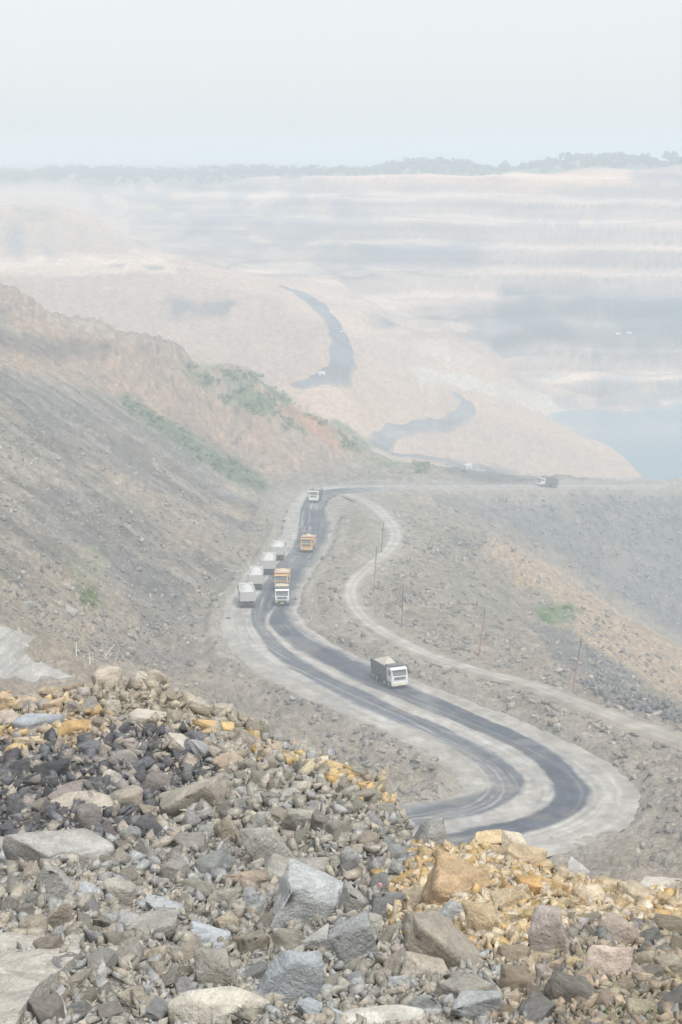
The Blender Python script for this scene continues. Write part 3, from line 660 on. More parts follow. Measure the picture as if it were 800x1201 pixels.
# colours of the stones, by the part of the heap they lie in
GREY = [(0.39, 0.36, 0.305), (0.41, 0.375, 0.315), (0.37, 0.35, 0.305), (0.37, 0.37, 0.355), (0.44, 0.39, 0.32), (0.36, 0.34, 0.295), (0.39, 0.395, 0.39)]
PAL = {'coal': [(0.11, 0.11, 0.115), (0.15, 0.15, 0.16), (0.21, 0.205, 0.20), (0.29, 0.265, 0.245), (0.38, 0.335, 0.285), (0.14, 0.14, 0.145), (0.19, 0.195, 0.21), (0.42, 0.37, 0.31)],
       'ochre': [(0.56, 0.45, 0.29), (0.60, 0.51, 0.37), (0.54, 0.41, 0.24), (0.62, 0.54, 0.42), (0.55, 0.38, 0.18), (0.48, 0.40, 0.29)],
       'bank': [(0.40, 0.325, 0.24), (0.35, 0.295, 0.22), (0.30, 0.275, 0.23), (0.45, 0.365, 0.275), (0.27, 0.27, 0.255), (0.33, 0.29, 0.20)],
       'ltop': [(0.52, 0.43, 0.30), (0.46, 0.38, 0.28), (0.42, 0.36, 0.29), (0.38, 0.36, 0.33), (0.54, 0.40, 0.22)],
       'olive': [(0.42, 0.37, 0.28), (0.46, 0.41, 0.32), (0.38, 0.33, 0.25), (0.36, 0.33, 0.28)],
       'streak': [(0.54, 0.42, 0.24), (0.54, 0.38, 0.17), (0.58, 0.49, 0.35), (0.42, 0.36, 0.28)], 'grey': GREY}
def zone_of(u, v):
    u = np.atleast_1d(np.asarray(u, float)); v = np.atleast_1d(np.asarray(v, float)); z = np.full(len(u), 'grey', dtype=object)
    for n, P in (('olive', OLIVE), ('coal', COAL), ('bank', RBANK), ('ochre', OCHRE), ('ltop', LTOP), ('streak', STREAK)): z[inpoly(u, v, P)] = n
    return z
def zcols(z, rg):
    out = np.zeros((len(z), 3))
    for n in PAL:
        s = np.where(z == n)[0]
        if len(s): out[s] = np.array(PAL[n])[rg.integers(0, len(PAL[n]), len(s))]
    return out * 0.98 * rg.uniform(0.82, 1.15, (len(z), 1)) * (1 + rg.normal(0, 0.012, (len(z), 3)))

# ---- the boulders one can point to: u, v, w, h (photo px), kind, tilt deg, colour, label
G_, T_, B_, Y_, O_, K_, P_, W_, N_ = (0.33, 0.315, 0.28), (0.42, 0.36, 0.28), (0.40, 0.42, 0.43), (0.60, 0.47, 0.29), (0.56, 0.36, 0.13), (0.10, 0.10, 0.105), (0.47, 0.39, 0.33), (0.58, 0.54, 0.47), (0.36, 0.30, 0.225)
PALE = (0.50, 0.52, 0.52)
BOULD = [
 (68, 1003, 118, 36, 'slab', -4, (.42, .41, .38), 'long pale grey slab lying across the heap below the black coal hollow'),
 (16, 1006, 36, 20, 'block', 2, (.46, .47, .46), 'light grey block at the left end of the long pale slab'),
 (63, 1046, 36, 50, 'slab', 35, (.37, .365, .34), 'grey flat stone leaning upright beside the bluish white shard'),
 (100, 1047, 40, 20, 'wedge', 0, (.52, .55, .57), 'bluish white shard with a jagged lower edge'),
 (69, 1083, 28, 48, 'block', 4, (.38, .33, .265), 'upright brown rectangular block above the smooth pale slab'),
 (37, 1092, 32, 27, 'wedge', 0, (.38, .33, .26), 'squat brown angular stone left of the upright brown block'),
 (36, 1030, 22, 28, 'block', 20, T_, 'small tan chunk just below the long pale slab'),
 (142, 1050, 32, 28, 'block', 5, (.41, .38, .32), 'square tan grey block right of the bluish white shard'),
 (147, 1082, 32, 20, 'block', 0, (.34, .34, .33), 'low grey block under the square tan grey block'),
 (168, 1005, 20, 32, 'wedge', 30, G_, 'pointed grey stone standing left of the small cream cobble'),
 (180, 1022, 15, 13, 'round', 0, (.58, .50, .38), 'small round cream cobble in the grey rubble'),
 (181, 1126, 26, 34, 'wedge', -20, (.46, .38, .28), 'tan pointed wedge above the bottom edge of the grey rubble'),
 (160, 1174, 22, 40, 'block', 40, (.40, .36, .28), 'tan finger shaped stone tilted among small rubble near the bottom'),
 (175, 1090, 68, 20, 'slab', 8, (.38, .37, .33), 'long low grey slab with a rounded end in mid heap'),
 (190, 1068, 44, 18, 'slab', -4, B_, 'flat blue grey plate lying above the long low grey slab'),
 (317, 1003, 40, 66, 'block', 38, (.37, .36, .315), 'tall grey slab tilted to the right above the brown flat stone'),
 (286, 1034, 52, 18, 'slab', -3, (.38, .30, .215), 'brown flat stone at the foot of the tall tilted grey slab'),
 (322, 1030, 34, 36, 'block', -10, (.40, .385, .335), 'pale grey block between the tall tilted slab and the biggest white boulder'),
 (366, 1062, 98, 72, 'block', -14, PALE, 'biggest bluish white boulder in the middle of the heap'),
 (372, 1108, 32, 28, 'block', 10, (.42, .42, .40), 'grey block tucked under the biggest bluish white boulder'),
 (297, 1065, 26, 44, 'wedge', 8, (.40, .42, .42), 'blue grey pointed wedge left of the biggest bluish white boulder'),
 (204, 1027, 30, 32, 'round', 0, G_, 'rounded grey stone in the rubble left of the brown flat stone'),
 (268, 1087, 24, 24, 'block', 30, (.46, .39, .28), 'rounded tan block below the blue grey pointed wedge'),
 (245, 1106, 44, 32, 'block', -12, (.44, .47, .50), 'shiny blue white stone above the grey trapezoid'),
 (254, 1148, 52, 56, 'block', -8, (.34, .32, .275), 'large grey trapezoid stone above the cream boulder at the bottom'),
 (257, 1194, 104, 42, 'round', 0, (.60, .56, .46), 'cream boulder cut off by the bottom of the picture'),
 (342, 1163, 66, 84, 'slab', -25, (.38, .41, .43), 'large blue grey cracked slab standing at the bottom'),
 (263, 1058, 28, 28, 'block', 15, (.40, .37, .30), 'tan grey stone left of the blue grey pointed wedge'),
 (374, 1140, 18, 36, 'wedge', -10, (.48, .36, .22), 'narrow ochre sliver beside the blue grey cracked slab'),
 (376, 1196, 54, 22, 'block', -15, (.43, .47, .50), 'pale blue stone at the foot of the blue grey cracked slab'),
 (366, 1022, 52, 24, 'block', 0, (.36, .34, .30), 'broad grey stone behind the biggest bluish white boulder'),
 (545, 1042, 88, 50, 'block', 4, (.50, .345, .185), 'largest ochre brown boulder with a dark lower face'),
 (565, 1092, 42, 44, 'block', 5, (.56, .42, .24), 'yellow block directly below the largest ochre boulder'),
 (522, 1083, 42, 46, 'wedge', -25, (.44, .465, .48), 'blue grey wedge leaning against the largest ochre boulder'),
 (534, 1124, 124, 36, 'slab', -33, (.36, .315, .25), 'long brown grey slab sloping down to the right'),
 (424, 1115, 46, 74, 'block', 30, (.33, .34, .335), 'dark grey slab with a sharp corner right of the biggest white boulder'),
 (500, 1143, 52, 28, 'block', -8, (.48, .42, .335), 'cream tan block under the long brown grey slab'),
 (411, 1020, 22, 44, 'round', 8, (.38, .385, .38), 'upright grey oval stone above the biggest white boulder'),
 (417, 1062, 40, 34, 'block', -15, (.39, .385, .36), 'smooth grey stone touching the right of the biggest white boulder'),
 (438, 1092, 40, 32, 'wedge', 10, (.44, .42, .36), 'pale grey tan stone above the dark grey slab'),
 (545, 1166, 62, 28, 'slab', -6, (.36, .34, .29), 'flat grey stone below the long brown grey slab'),
 (505, 1187, 54, 32, 'wedge', 0, (.31, .315, .31), 'dark grey pyramid shaped stone at the bottom centre'),
 (560, 1182, 60, 38, 'block', 15, (.38, .395, .40), 'blue grey blocky stone right of the dark grey pyramid'),
 (446, 1200, 96, 20, 'round', 0, (.60, .57, .50), 'pale whitish stone lying along the bottom edge of the picture'),
 (470, 1156, 28, 18, 'wedge', 0, (.42, .44, .44), 'small pale grey triangle left of the cream tan block'),
 (514, 984, 46, 42, 'wedge', -18, (.34, .335, .31), 'large grey stone at the saddle between grey and yellow heaps'),
 (527, 1014, 24, 22, 'round', 0, (.64, .54, .37), 'cream lump on the left top of the largest ochre boulder'),
 (551, 1012, 22, 18, 'block', 12, (.64, .48, .26), 'yellow lump on the right top of the largest ochre boulder'),
 (575, 986, 42, 24, 'block', -8, (.62, .47, .26), 'yellow block on the crest beside the cream block'),
 (602, 984, 34, 30, 'block', -28, (.64, .55, .41), 'tilted cream block on top of the yellow crest'),
 (643, 1106, 40, 60, 'block', 14, (.46, .395, .35), 'tall pinkish grey boulder standing in the brown bank'),
 (725, 1098, 44, 34, 'round', -20, (.44, .36, .29), 'upper pinkish brown cobble of the two large ones in the bank'),
 (709, 1140, 54, 46, 'block', -15, (.52, .42, .34), 'large rounded pink tan boulder low in the brown bank'),
 (786, 1137, 30, 26, 'round', 10, (.36, .31, .235), 'rounded brown cobble at the right edge of the bank'),
 (792, 1163, 28, 20, 'round', 0, (.44, .34, .19), 'yellowish cobble below the rounded brown cobble at the edge'),
 (654, 1050, 28, 30, 'block', 12, (.57, .39, .17), 'dark ochre block in the middle of the yellow heap'),
 (618, 1043, 28, 24, 'block', -12, (.60, .36, .12), 'orange block in the yellow heap right of the largest boulder'),
 (692, 1056, 36, 30, 'round', 0, (.60, .50, .34), 'rounded pale tan stone at the foot of the yellow heap'),
 (678, 1020, 32, 34, 'block', 0, (.50, .49, .46), 'grey topped pale block on the crest of the yellow heap'),
 (707, 1036, 34, 26, 'block', -14, (.54, .42, .26), 'tan block on the crest right of the grey topped block'),
 (775, 1038, 44, 24, 'block', 6, (.62, .56, .49), 'whitish pink stone on the crest near the right edge'),
 (784, 1062, 18, 24, 'block', 0, (.56, .40, .20), 'small ochre block under the whitish pink stone'),
 (752, 1055, 52, 24, 'slab', -14, (.52, .43, .30), 'broad tan slab left of the small ochre block'),
 (676, 1112, 18, 20, 'wedge', 0, (.46, .41, .36), 'small pinkish wedge between the tall boulder and the large cobbles'),
 (674, 1132, 17, 18, 'block', 12, (.56, .44, .22), 'small yellow stone below the small pinkish wedge'),
 (755, 1192, 38, 24, 'round', 0, (.36, .32, .22), 'olive brown boulder at the bottom of the brown bank'),
 (638, 1146, 26, 30, 'wedge', 25, (.37, .32, .29), 'mauve grey wedge at the foot of the tall pinkish boulder'),
 (745, 1143, 22, 20, 'round', 0, (.38, .31, .25), 'brown cobble right of the large pink tan boulder'),
 (611, 1010, 50, 30, 'block', -8, (.60, .46, .28), 'broad yellow block below the tilted cream block'),
 (598, 1062, 34, 34, 'block', 15, (.60, .47, .29), 'yellow lump right of the yellow block under the largest boulder'),
 (45, 851, 52, 18, 'slab', 4, (.35, .38, .41), 'blue grey plate on the left crest'),
 (92, 855, 42, 17, 'block', -3, O_, 'bright orange block beside the blue grey plate'),
 (34, 871, 34, 15, 'block', 2, (.56, .44, .28), 'tan brick shaped stone under the blue grey plate'),
 (17, 883, 26, 17, 'block', -18, (.60, .43, .20), 'yellow stone at the left edge above the coal'),
 (64, 833, 22, 20, 'block', 10, (.54, .41, .26), 'orange tan block on the left crest above the orange block'),
 (126, 800, 32, 26, 'round', 0, (.50, .43, .33), 'large round tan boulder on the left crest'),
 (163, 803, 18, 26, 'round', -25, (.52, .46, .37), 'tan boulder leaning against its larger neighbour on the crest'),
 (185, 800, 22, 26, 'round', 5, (.52, .44, .34), 'pointed tan boulder at the right of the crest pair'),
 (134, 834, 20, 24, 'wedge', -10, (.52, .47, .38), 'pale tan wedge below the crest boulders'),
 (176, 843, 48, 13, 'slab', -10, (.56, .50, .42), 'cream slab along the upper edge of the coal'),
 (96, 930, 70, 12, 'slab', 2, (.30, .25, .225), 'dark reddish upper layer of the split slab in the coal'),
 (97, 941, 68, 9, 'slab', 4, (.50, .44, .36), 'thin cream layer of the split slab in the coal'),
 (62, 905, 38, 20, 'block', 12, (.085, .085, .09), 'black coal block above the split slab'),
 (107, 884, 24, 26, 'block', 0, (.19, .19, .195), 'dark grey cube left of the cream upright splinter'),
 (20, 905, 30, 24, 'wedge', 0, (.11, .11, .115), 'black wedge at the left of the coal hollow'),
 (32, 934, 20, 17, 'block', 20, (.15, .165, .19), 'dark blue grey chip left of the split slab'),
 (103, 963, 28, 30, 'round', -10, (.25, .22, .205), 'dark brown rounded stone under the split slab'),
 (79, 888, 18, 18, 'block', 10, (.48, .46, .42), 'whitish jagged chip in the coal above the black block'),
 (129, 913, 21, 16, 'wedge', 20, (.47, .43, .37), 'pale chip right of the split slab'),
 (148, 892, 28, 22, 'wedge', -25, (.36, .34, .32), 'grey and cream split stone in the coal'),
 (168, 877, 24, 10, 'wedge', 0, (.56, .50, .41), 'thin cream flake in the coal above the dark face'),
 (150, 938, 32, 22, 'round', 0, (.36, .31, .25), 'brownish stone right of the split slab'),
 (122, 887, 10, 34, 'wedge', -4, (.54, .48, .40), 'cream upright splinter in the coal'),
 (8, 850, 28, 26, 'round', 0, (.50, .42, .34), 'pinkish tan boulder at the left edge of the crest'),
 (10, 823, 22, 13, 'block', 0, (.54, .40, .24), 'small orange tan stone on the far left crest'),
 (40, 826, 36, 13, 'slab', -8, (.48, .37, .26), 'brownish plate on the left crest'),
 (29, 832, 9, 22, 'wedge', -20, (.35, .38, .40), 'thin blue grey sliver standing on the left crest'),
 (220, 880, 58, 13, 'slab', -40, (.58, .52, .42), 'cream beam shaped slab sloping down by the coal'),
 (241, 885, 44, 11, 'slab', -38, (.38, .38, .39), 'grey plate parallel to the cream beam shaped slab'),
 (250, 852, 46, 11, 'slab', -14, (.62, .42, .17), 'bright yellow plate on the crest above the grey plate'),
 (244, 863, 22, 13, 'block', 10, (.60, .44, .22), 'yellow lump under the bright yellow plate'),
 (268, 894, 30, 20, 'block', 40, (.46, .36, .26), 'tan brown block at the lower end of the grey plate'),
 (232, 941, 72, 44, 'block', 22, (.41, .365, .295), 'large tan grey boulder at the right edge of the coal'),
 (296, 855, 14, 24, 'round', 5, (.42, .38, .31), 'left stone of the upright pair on the crest'),
 (309, 850, 14, 26, 'round', -3, (.44, .40, .33), 'right stone of the upright pair on the crest'),
 (233, 832, 24, 22, 'block', 0, (.46, .41, .33), 'tan block on the crest above the yellow plate'),
 (262, 831, 26, 18, 'round', 10, (.42, .37, .29), 'rounded tan block on the crest right of the tan block'),
 (352, 882, 18, 20, 'wedge', 0, (.46, .42, .36), 'pale pointed stone behind the yellow streak'),
 (372, 897, 28, 14, 'block', 4, (.60, .50, .34), 'cream block on the yellow streak'),
 (340, 892, 24, 11, 'block', -20, (.58, .39, .14), 'orange chunk at the upper part of the yellow streak'),
 (395, 912, 24, 12, 'block', -18, (.60, .42, .17), 'orange chunk at the lower part of the yellow streak'),
 (352, 965, 38, 32, 'block', -25, (.40, .38, .32), 'grey tan diamond shaped stone on the grey heap'),
 (290, 946, 34, 20, 'block', 8, (.38, .37, .33), 'grey block right of the large tan grey boulder'),
 (301, 967, 32, 24, 'wedge', 0, (.36, .355, .32), 'grey wedge under the grey block by the tan boulder'),
 (266, 976, 22, 32, 'block', 25, (.42, .36, .27), 'tan slanted stone below the large tan grey boulder'),
 (343, 933, 22, 15, 'block', 10, (.41, .40, .36), 'small grey block on the upper grey heap'),
 (362, 924, 16, 20, 'wedge', -15, (.40, .38, .33), 'small pointed stone under the cream block of the streak'),
]
GRP = 'stones on the foreground heap'
for n, (u, v, w, h, kind, tilt, c, lab) in enumerate(BOULD):
    vv_ = min(v + h * 0.15, 1199.0) if v < 1185 else v
    while sight(u, vv_) > 60: vv_ += 1.0
    X, d, Z = hit(u, vv_)
    s = d / F
    rg = np.random.default_rng(900 + n)
    V, Fc = hull(rock_pts(kind, rg), 0.035 if kind != 'round' else 0.05, 4 if max(w, h) > 30 else 3, 0.045 if kind != 'round' else 0.03, n)
    W_, H_ = 1.16 * w * s, 1.16 * h * s; D_ = max(0.45 * W_, min(W_ * 0.8, H_ * 1.1))
    if kind == 'slab' and H_ > 0.8 * W_: V = V[:, [0, 2, 1]]; D_ = 0.3 * H_
    V = V * np.array([W_, D_, H_ * 1.06])
    o = link('boulder' if max(w, h) > 24 else 'stone', mesh_np('boulder', V, Fc, M_STONE))
    o.rotation_euler = Matrix.Rotation(R(rg.uniform(-14, 14)), 3, 'Z').to_euler()
    o.rotation_euler = (Matrix.Rotation(R(rg.uniform(4, 14)), 3, 'X') @ Matrix.Rotation(R(-tilt), 3, 'Y') @ Matrix.Rotation(R(rg.uniform(-16, 16)), 3, 'Z')).to_euler()
    o.location = (X, d, Z + 0.16 * H_)
    sat = 0.82; mean_ = sum(c) / 3; c = tuple((mean_ + (q - mean_) * sat) * 1.02 for q in c)
    o.color = (*c, 1)
    tag(o, lab, 'boulder' if max(w, h) > 24 else 'stone', GRP)

# ---- middle-sized stones, alike within each part of the heap
ZLAB = {'coal': ('dark stone the size of a fist lying in the black coal hollow', 'small stones in the coal hollow'),
        'ochre': ('small yellow stone lying loose in the yellow heap', 'small stones in the yellow heap'),
        'bank': ('small brown cobble stuck in the dark soil of the brown bank', 'small cobbles in the brown bank'),
        'ltop': ('small tan stone lying loose on the left crest', 'small stones on the left crest'),
        'olive': ('small tan stone in the crumbly tan soil under the crest boulders', 'small stones in the tan soil'),
        'streak': ('small orange stone in the yellow streak along the crest', 'small stones in the yellow streak'),
        'grey': ('small grey stone lying loose in the grey rubble', 'small stones in the grey rubble')}
import re
def short(lab):
    return re.split(r' (?:below|at|leaning|beside|above|lying|standing|just|left|right|under|tilted|in|between|tucked|directly|sloping|touching|on|low|across|with|cut|behind|of|along|by|parallel|to|from)(?= )', lab)[0]
SH = [short(b_[7]) for b_ in BOULD]
SH = [a if SH.count(a) == 1 and len(a.split()) >= 3 else BOULD[i][7] for i, a in enumerate(SH)]
used_ref = set()
def cname(c):
    r, g, b_ = c[:3]
    if max(c[:3]) < 0.16: return 'black'
    if r / b_ > 1.75: return 'yellow'
    if r / b_ > 1.3: return 'tan'
    return 'blue grey' if b_ > r else ('dark grey' if g < 0.24 else 'grey')
def near_label(u, v, c):
    cand = []
    for i, b_ in enumerate(BOULD):
        dx, dy = u - b_[0], v - b_[1]; D = math.hypot(dx, dy)
        if D > 170: continue
        k = ('just right of' if dx > 0 else 'just left of') if abs(dx) > abs(dy) else ('just below' if dy > 0 else 'just above')
        if (k, i) not in used_ref and len(SH[i].split()) <= 8: cand.append((D, k, i))
    if not cand: return None
    D, k, i = min(cand); used_ref.add((k, i))
    return 'small %s stone %s the %s' % (cname(c), k, SH[i])
occ = [(u, v, max(w, h) * 0.55) for u, v, w, h, *_ in BOULD]
rg = np.random.default_rng(77); cnt = 0; tries = 0
cv_at = lambda u: np.interp(u, CRU, CRV)
SLAB_POLY = [(-60, 1122), (76, 1120), (72, 1130), (46, 1158), (14, 1190), (0, 1240), (-60, 1240)]
while cnt < 178 and tries < 12000:
    tries += 1
    u = rg.uniform(2, 798); v = rg.uniform(cv_at(u) + 2, 1199)
    px = (22 + 29 * rg.uniform() ** 1.4) * (0.75 + 0.35 * (v - 800) / 400)
    if any((u - a) ** 2 + (v - b_) ** 2 < (r * 0.72 + px * 0.34) ** 2 for a, b_, r in occ) or sight(u, v) > 60 or inpoly([u], [v], SLAB_POLY)[0]: continue
    zn = zone_of(u, v)[0]; X, d, Z = hit(u, v); s = px * d / F
    o = link('stone', POOL[rg.integers(0, 25)])
    o.scale = (s * rg.uniform(0.85, 1.35), s * rg.uniform(0.7, 1.0), s * rg.uniform(0.55, 0.95))
    o.rotation_euler = Matrix(rots(1, rg)[0].tolist()).to_euler(); o.location = (X, d, Z + 0.12 * s)
    o.color = (*zcols(np.array([zn], object), rg)[0], 1)
    tag(o, near_label(u, v, o.color) or ZLAB[zn][0], 'stone', ZLAB[zn][1]); occ.append((u, v, px * 0.5)); cnt += 1

# ---- the rest of the rubble
def fill(n, lo, hi, seed, name, label, mat=M_RUBBLE, shapes=LOW, power=2.0, only=None, beyond=False):
    rg = np.random.default_rng(seed)
    u = np.where(rg.uniform(0, 1, n) < 0.5, rg.uniform(-178, -40, n), rg.uniform(840, 978, n)) if beyond else rg.uniform(-60, 860, n); t = rg.uniform(-0.03, 1, n); cv = cv_at(u); v = cv + t * (1235 - cv)
    keep = ~inpoly(u, v, SLAB_POLY)
    if only: keep &= inpoly(u, v, only)
    u, v = u[keep], v[keep]
    H = hits(u, np.minimum(v, 1400))
    ok = H[:, 1] < 40; u, v, H = u[ok], v[ok], H[ok]
    px = lo + (hi - lo) * rg.uniform(0, 1, len(u)) ** power
    zc = zcols(zone_of(u + rg.normal(0, 8, len(u)), v + rg.normal(0, 5, len(u))), rg)
    return stone_cloud(name, H, px * H[:, 1] / F, np.clip(zc, 0.03, 0.8), mat, rg, label, 0.22, shapes)
fill(9500, 6.0, 15.5, 301, 'rubble', 'broken stones of all colours covering the foreground heap', power=1.7)
fill(2700, 12, 25, 303, 'rubble_chunks', 'larger broken chunks among the rubble of the foreground heap', power=1.5)
fill(4200, 5, 22, 305, 'outer_rubble', 'broken stones of the heap beyond both edges of the view', power=1.8, beyond=True)
fill(15000, 6, 22, 304, 'ochre_rubble', 'broken sandy yellow stones packed in the yellow heap', power=1.8, only=OCHRE)
fill(24000, 2.0, 6.0, 302, 'gravel', 'fine stone chips between the stones of the foreground heap')

# smooth pale slab in the corner of the heap
SL = [(-40, 1112), (20, 1109), (60, 1113), (97, 1107), (92, 1128), (80, 1140), (62, 1163), (45, 1180), (22, 1206), (10, 1240), (-60, 1250)]
bm = bmesh.new()
hp = hits([p[0] for p in SL], [p[1] for p in SL])
cx, cy = hp[:, 0].mean(), hp[:, 1].mean(); pl = np.linalg.lstsq(np.c_[hp[:, :2], np.ones(len(hp))], hp[:, 2], rcond=None)[0]
fz = lambda x, y: pl[0] * x + pl[1] * y + pl[2]
top = [bm.verts.new((p[0], p[1], fz(p[0], p[1]) + 0.08)) for p in hp]; f = bm.faces.new(top)
r = bmesh.ops.extrude_face_region(bm, geom=[f])
for v in r['geom']:
    if isinstance(v, bmesh.types.BMVert): v.co.z -= 0.45
bmesh.ops.recalc_face_normals(bm, faces=bm.faces)
bmesh.ops.triangulate(bm, faces=bm.faces)
for _ in range(5):
    lg = [e for e in bm.edges if e.calc_length() > 0.035]
    bmesh.ops.subdivide_edges(bm, edges=lg, cuts=1); bmesh.ops.triangulate(bm, faces=[q for q in bm.faces if len(q.verts) > 3])
    if len(bm.faces) > 9000: break
V = np.array([v.co for v in bm.verts]); dz = 0.06 * fbm(V[:, 0] * 2.2 + V[:, 1], V[:, 1] * 5, 311, 5) + 0.02 * fbm(V[:, 0] * 9, V[:, 1] * 12, 312, 3)
for v, k in zip(bm.verts, dz): v.co.z += float(k); v.co.x += float(k) * 0.8
me = bpy.data.meshes.new('pale_slab'); bm.to_mesh(me); bm.free(); me.materials.append(M_STONE)
o = link('rock_slab', me); o.color = (0.50, 0.47, 0.42, 1)
tag(o, 'smooth pale slab of rock in the bottom corner of the heap', 'rock')

# flat of dry pale mud on the slope below
M_MUD = stone_shader('dry_mud', 'object', 0.35, 0.6, 0.2, 0.2, 0.25)
MUD = [(-60, 738), (-10, 737), (12, 735.5), (22, 737), (32, 744), (37, 753), (29, 760), (27, 768), (38, 776), (52, 781), (70, 786.5), (86, 793), (80, 796), (40, 797.5), (0, 797), (-60, 798)]
W2 = []
for k in range(len(MUD)):
    (u0, v0), (u1, v1) = MUD[k], MUD[(k + 1) % len(MUD)]
    for t in (0, 0.25, 0.5, 0.75): W2.append((u0 + (u1 - u0) * t, v0 + (v1 - v0) * t))
W = hits([p[0] for p in W2], [p[1] for p in W2]); W[:, 0] += 0.6 * vn(W[:, 1] * 1.3, W[:, 0], 315); W[:, 1] += 0.6 * vn(W[:, 0] * 1.1, W[:, 1], 316)
bm = bmesh.new(); f = bm.faces.new([bm.verts.new(p) for p in W]); bmesh.ops.triangulate(bm, faces=bm.faces)
for _ in range(7):
    lg = [e for e in bm.edges if e.calc_length() > 0.7]
    bmesh.ops.subdivide_edges(bm, edges=lg, cuts=1); bmesh.ops.triangulate(bm, faces=[q for q in bm.faces if len(q.verts) > 3])
    if len(bm.faces) > 12000: break
V = np.array([v.co for v in bm.verts]); G = ground(V[:, 0], V[:, 1])
pl = np.linalg.lstsq(np.c_[V[:, :2], np.ones(len(V))], G, rcond=None)[0]; flat = V[:, 0] * pl[0] + V[:, 1] * pl[1] + pl[2]
Zt = G + 0.14 + 0.08 * fbm(V[:, 0] / 3, V[:, 1] / 3, 317, 4) + 0.06 * sstep(0.1, 0.3, fbm(V[:, 0] / 8, V[:, 1] / 3, 318, 3))
for v, k in zip(bm.verts, Zt): v.co.z = float(k)
r = bmesh.ops.extrude_edge_only(bm, edges=[e for e in bm.edges if e.is_boundary])
for v in r['geom']:
    if isinstance(v, bmesh.types.BMVert): v.co.z -= 2.5
bmesh.ops.recalc_face_normals(bm, faces=bm.faces)
me = bpy.data.meshes.new('mud_flat'); bm.to_mesh(me); bm.free(); me.materials.append(M_MUD)
o = link('mud_flat', me); o.color = (0.40, 0.38, 0.35, 1); tag(o, 'flat of dry pale mud on the slope behind the heap', kind='structure')

# scrap of pink litter
X, d, Z = hit(446, 1049)
V, Fc = hull(rock_pts('slab', np.random.default_rng(5)), 0.04, 2, 0.12, 4)
o = link('litter', mesh_np('litter', V * np.array([0.035, 0.03, 0.05]), Fc, paint('pink_plastic', (0.72, 0.36, 0.34), 0.4, 0.1)))
o.location = (X, d, Z + 0.08); tag(o, 'small scrap of pink plastic in the grey rubble', 'litter')

# ------------------------------------------------------------------ stones on the slopes below
rg = np.random.default_rng(401)
def slope_stones(n, poly, lo, hi, cols, name, label, power=3.0, clump=None):
    P = np.array(poly); u = rg.uniform(P[:, 0].min(), P[:, 0].max(), n); v = rg.uniform(P[:, 1].min(), P[:, 1].max(), n)
    k = inpoly(u, v, poly); u, v = u[k], v[k]
    if clump is not None:
        k = vn(u / clump, v / (clump * 0.6), 55) * 0.5 + 0.5 > rg.uniform(0, 1, len(u)) ** 0.8; u, v = u[k], v[k]
    H = hits(u, v)
    k = (H[:, 1] > 140)
    xs, ys = H[:, 0], H[:, 1]
    i1, d1 = near_line(xs, ys, RC); i2, d2 = near_line(xs, ys, TC)
    k &= (d1 > RHW[i1] + 0.6) & (d2 > THW[i2] + 0.3)
    H = H[k]; size = lo + (hi - lo) * rg.uniform(0, 1, len(H)) ** power
    c = np.array(cols)[rg.integers(0, len(cols), len(H))] * rg.uniform(0.68, 1.08, (len(H), 1))
    return stone_cloud(name, H, size, c, M_FARSTONE, rg, label, 0.1)
SG = [(0.34, 0.31, 0.268), (0.40, 0.36, 0.31), (0.30, 0.28, 0.255), (0.46, 0.405, 0.335), (0.26, 0.245, 0.23)]
slope_stones(10000, [(345, 590), (400, 590), (425, 660), (400, 690), (420, 720), (520, 782), (620, 810), (810, 880), (810, 1020), (740, 1020), (760, 930), (700, 880), (600, 840), (480, 790), (360, 740), (350, 700), (380, 650)], 0.25, 1.3, SG + [(0.45, 0.38, 0.30)], 'embankment_stones', 'broken stones on the bank between haul road and dirt track', clump=26)
slope_stones(8500, [(235, 640), (320, 600), (300, 660), (250, 720), (270, 770), (420, 850), (520, 890), (530, 935), (450, 960), (380, 915), (300, 850), (200, 800), (90, 770), (140, 740), (230, 720)], 0.2, 1.3, SG, 'gully_stones', 'loose grey stones along the gully at the foot of the left slope', clump=30)
slope_stones(12000, [(0, 440), (150, 470), (310, 590), (300, 640), (240, 720), (200, 790), (95, 770), (40, 735), (0, 725)], 0.2, 1.0, SG, 'scree', 'loose stones scattered over the grey left slope', clump=40, power=4)
slope_stones(11000, [(420, 590), (560, 600), (680, 690), (800, 780), (800, 862), (620, 795), (520, 765), (425, 710), (460, 640)], 0.25, 1.3, SG, 'spur_stones', 'loose stones over the slope right of the dirt track', clump=30, power=3.5)
slope_stones(6000, [(560, 580), (800, 582), (800, 735), (700, 690), (600, 625)], 0.4, 1.6, [(0.26, 0.255, 0.25), (0.32, 0.31, 0.30), (0.38, 0.36, 0.33)], 'basin_stones', 'pale stones scattered on the dark face under the far bank', clump=34, power=3)
slope_stones(700, [(672, 798), (720, 800), (800, 830), (800, 850), (720, 826)], 0.5, 1.3, [(0.17, 0.17, 0.17), (0.21, 0.205, 0.2), (0.26, 0.25, 0.24)], 'coal_heap_stones', 'dark stones heaped along the track at the right', power=1.5)

